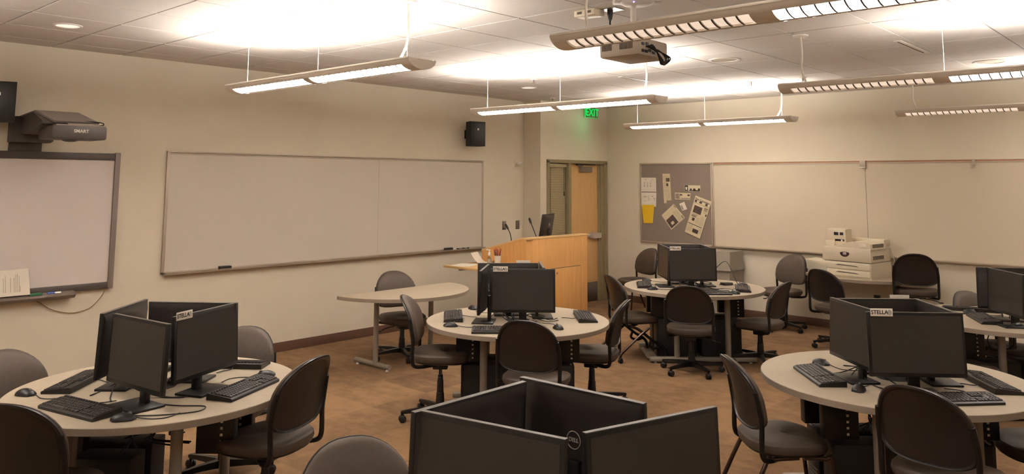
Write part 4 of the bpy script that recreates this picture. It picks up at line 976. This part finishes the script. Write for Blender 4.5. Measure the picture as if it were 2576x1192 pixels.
GC = 'task chairs around the computer tables'
def task_chair(x, y, face, zs, label, base=None):
    t = thing('task_chair', label, 'chair', (x, y, 0), R(face - 90), GC)
    if base is None:      # a gap between two base legs points at the nearest table
        c_ = min(TBL.values(), key=lambda p: (p[0] - x) ** 2 + (p[1] - y) ** 2)
        base = math.degrees(math.atan2(c_[1] - y, c_[0] - x)) - (face - 90) + 36
    upper(t, zs)
    link('tilt_mechanism', CM['mech'], t, (0, 0, zs)); g_ = link('gas_lift_cover', CM['cover'], t); link('gas_rod', CM['rod'], g_, (0, 0, zs + .0))
    link('height_lever', CM['lever'], t, (0, 0, zs))
    for k in range(5):
        l_ = link('base_leg', CM['leg'], t, None, (0, 0, R(base + 72 * k))); link('caster', CM['caster'], l_)
def leg_chair(x, y, face, zs, label):
    t = thing('four_leg_chair', label, 'chair', (x, y, 0), R(face - 90), GC)
    upper(t, zs)
    for k, me in CM['fl'].items():
        l_ = link('leg', me, t, (0, 0, zs)); 
        link('foot_cap', CM['glide'], l_, (k[0] * .225, .245 if k[1] > 0 else -.34, -zs))
    link('stretcher', CM['stretch'], t, (0, 0, zs))
def nest_chair(x, y, face, zs, label):
    t = thing('nesting_chair', label, 'chair', (x, y, 0), R(face - 90), GC)
    upper(t, zs)
    for k, me in CM['nl'].items():
        l_ = link('leg', me, t, (0, 0, zs)); link('caster', CM['nc'], l_, (k[0] * (.235 if k[1] > 0 else .255), .25 if k[1] > 0 else -.28, -zs))
task_chair(2.83, 1.57, 18, .47, 'chair at the left edge, its padded back facing us beside the left table')            # C1
task_chair(3.71, 1.37, 128, .50, 'chair at the bottom left corner, dark shell back towards the camera')                # C2
task_chair(3.895, 2.42, 202, .52, 'swivel chair pulled up at the right of the left table, back turned')                # C3
task_chair(2.99, 2.66, -52, .455, 'chair half hidden behind the rear monitor of the left table')                       # C4
task_chair(1.19, 5.63, -18, .455, 'swivel chair tucked behind the half-round table by the whiteboard', 10)            # C5
task_chair(3.10, 4.44, 42, .54, 'swivel chair on the left of the table before the lectern, seen sideways')            # C6
task_chair(4.05, 4.52, 113, .50, 'chair with dark back in front of the table before the lectern')                      # C7
task_chair(3.76, 5.58, 205, .47, 'swivel chair on the right of the table before the lectern')                         # C8
nest_chair(2.98, 7.41, 58, .46, 'caster chair with angled tube legs, left of the table before the pinboard')           # C9
leg_chair(1.33, 9.91, -110, .475, 'chair by the back wall below the left end of the pinboard')                         # C10
task_chair(3.776, 7.223, 115, .46, 'swivel chair with dark back in front of the table before the pinboard', 18)       # C11
task_chair(4.10, 8.09, 182, .44, 'swivel chair on the right of the table before the pinboard')                        # C12
task_chair(3.47, 10.08, -106, .515, 'padded swivel chair against the back wall left of the printer', 30)              # C13
task_chair(4.42, 9.46, 72, .48, 'dark backed chair directly in front of the printer', 30)                             # C14
task_chair(5.05, 10.21, 108, .66, 'raised dark backed chair right of the printer at the back wall', 30)                # C15
task_chair(6.20, 8.43, -32, .445, 'padded chair behind the table at the right edge')                                  # C16
leg_chair(5.88, 4.56, 45, .465, 'four-legged chair on the left of the right-hand front table')                         # C17
task_chair(6.765, 4.49, 80, .505, 'large dark backed chair in front of the right-hand front table')                     # C18
leg_chair(7.02, 5.46, 222, .46, 'four-legged chair at the right edge beside the right-hand front table')              # C19
task_chair(6.17, 7.38, 52, .45, 'chair hidden behind the monitors of the right-hand front table')                      # C21
task_chair(5.56, 1.86, -20, .46, 'chair at the bottom edge left of the nearest monitors, padded back showing')         # C22
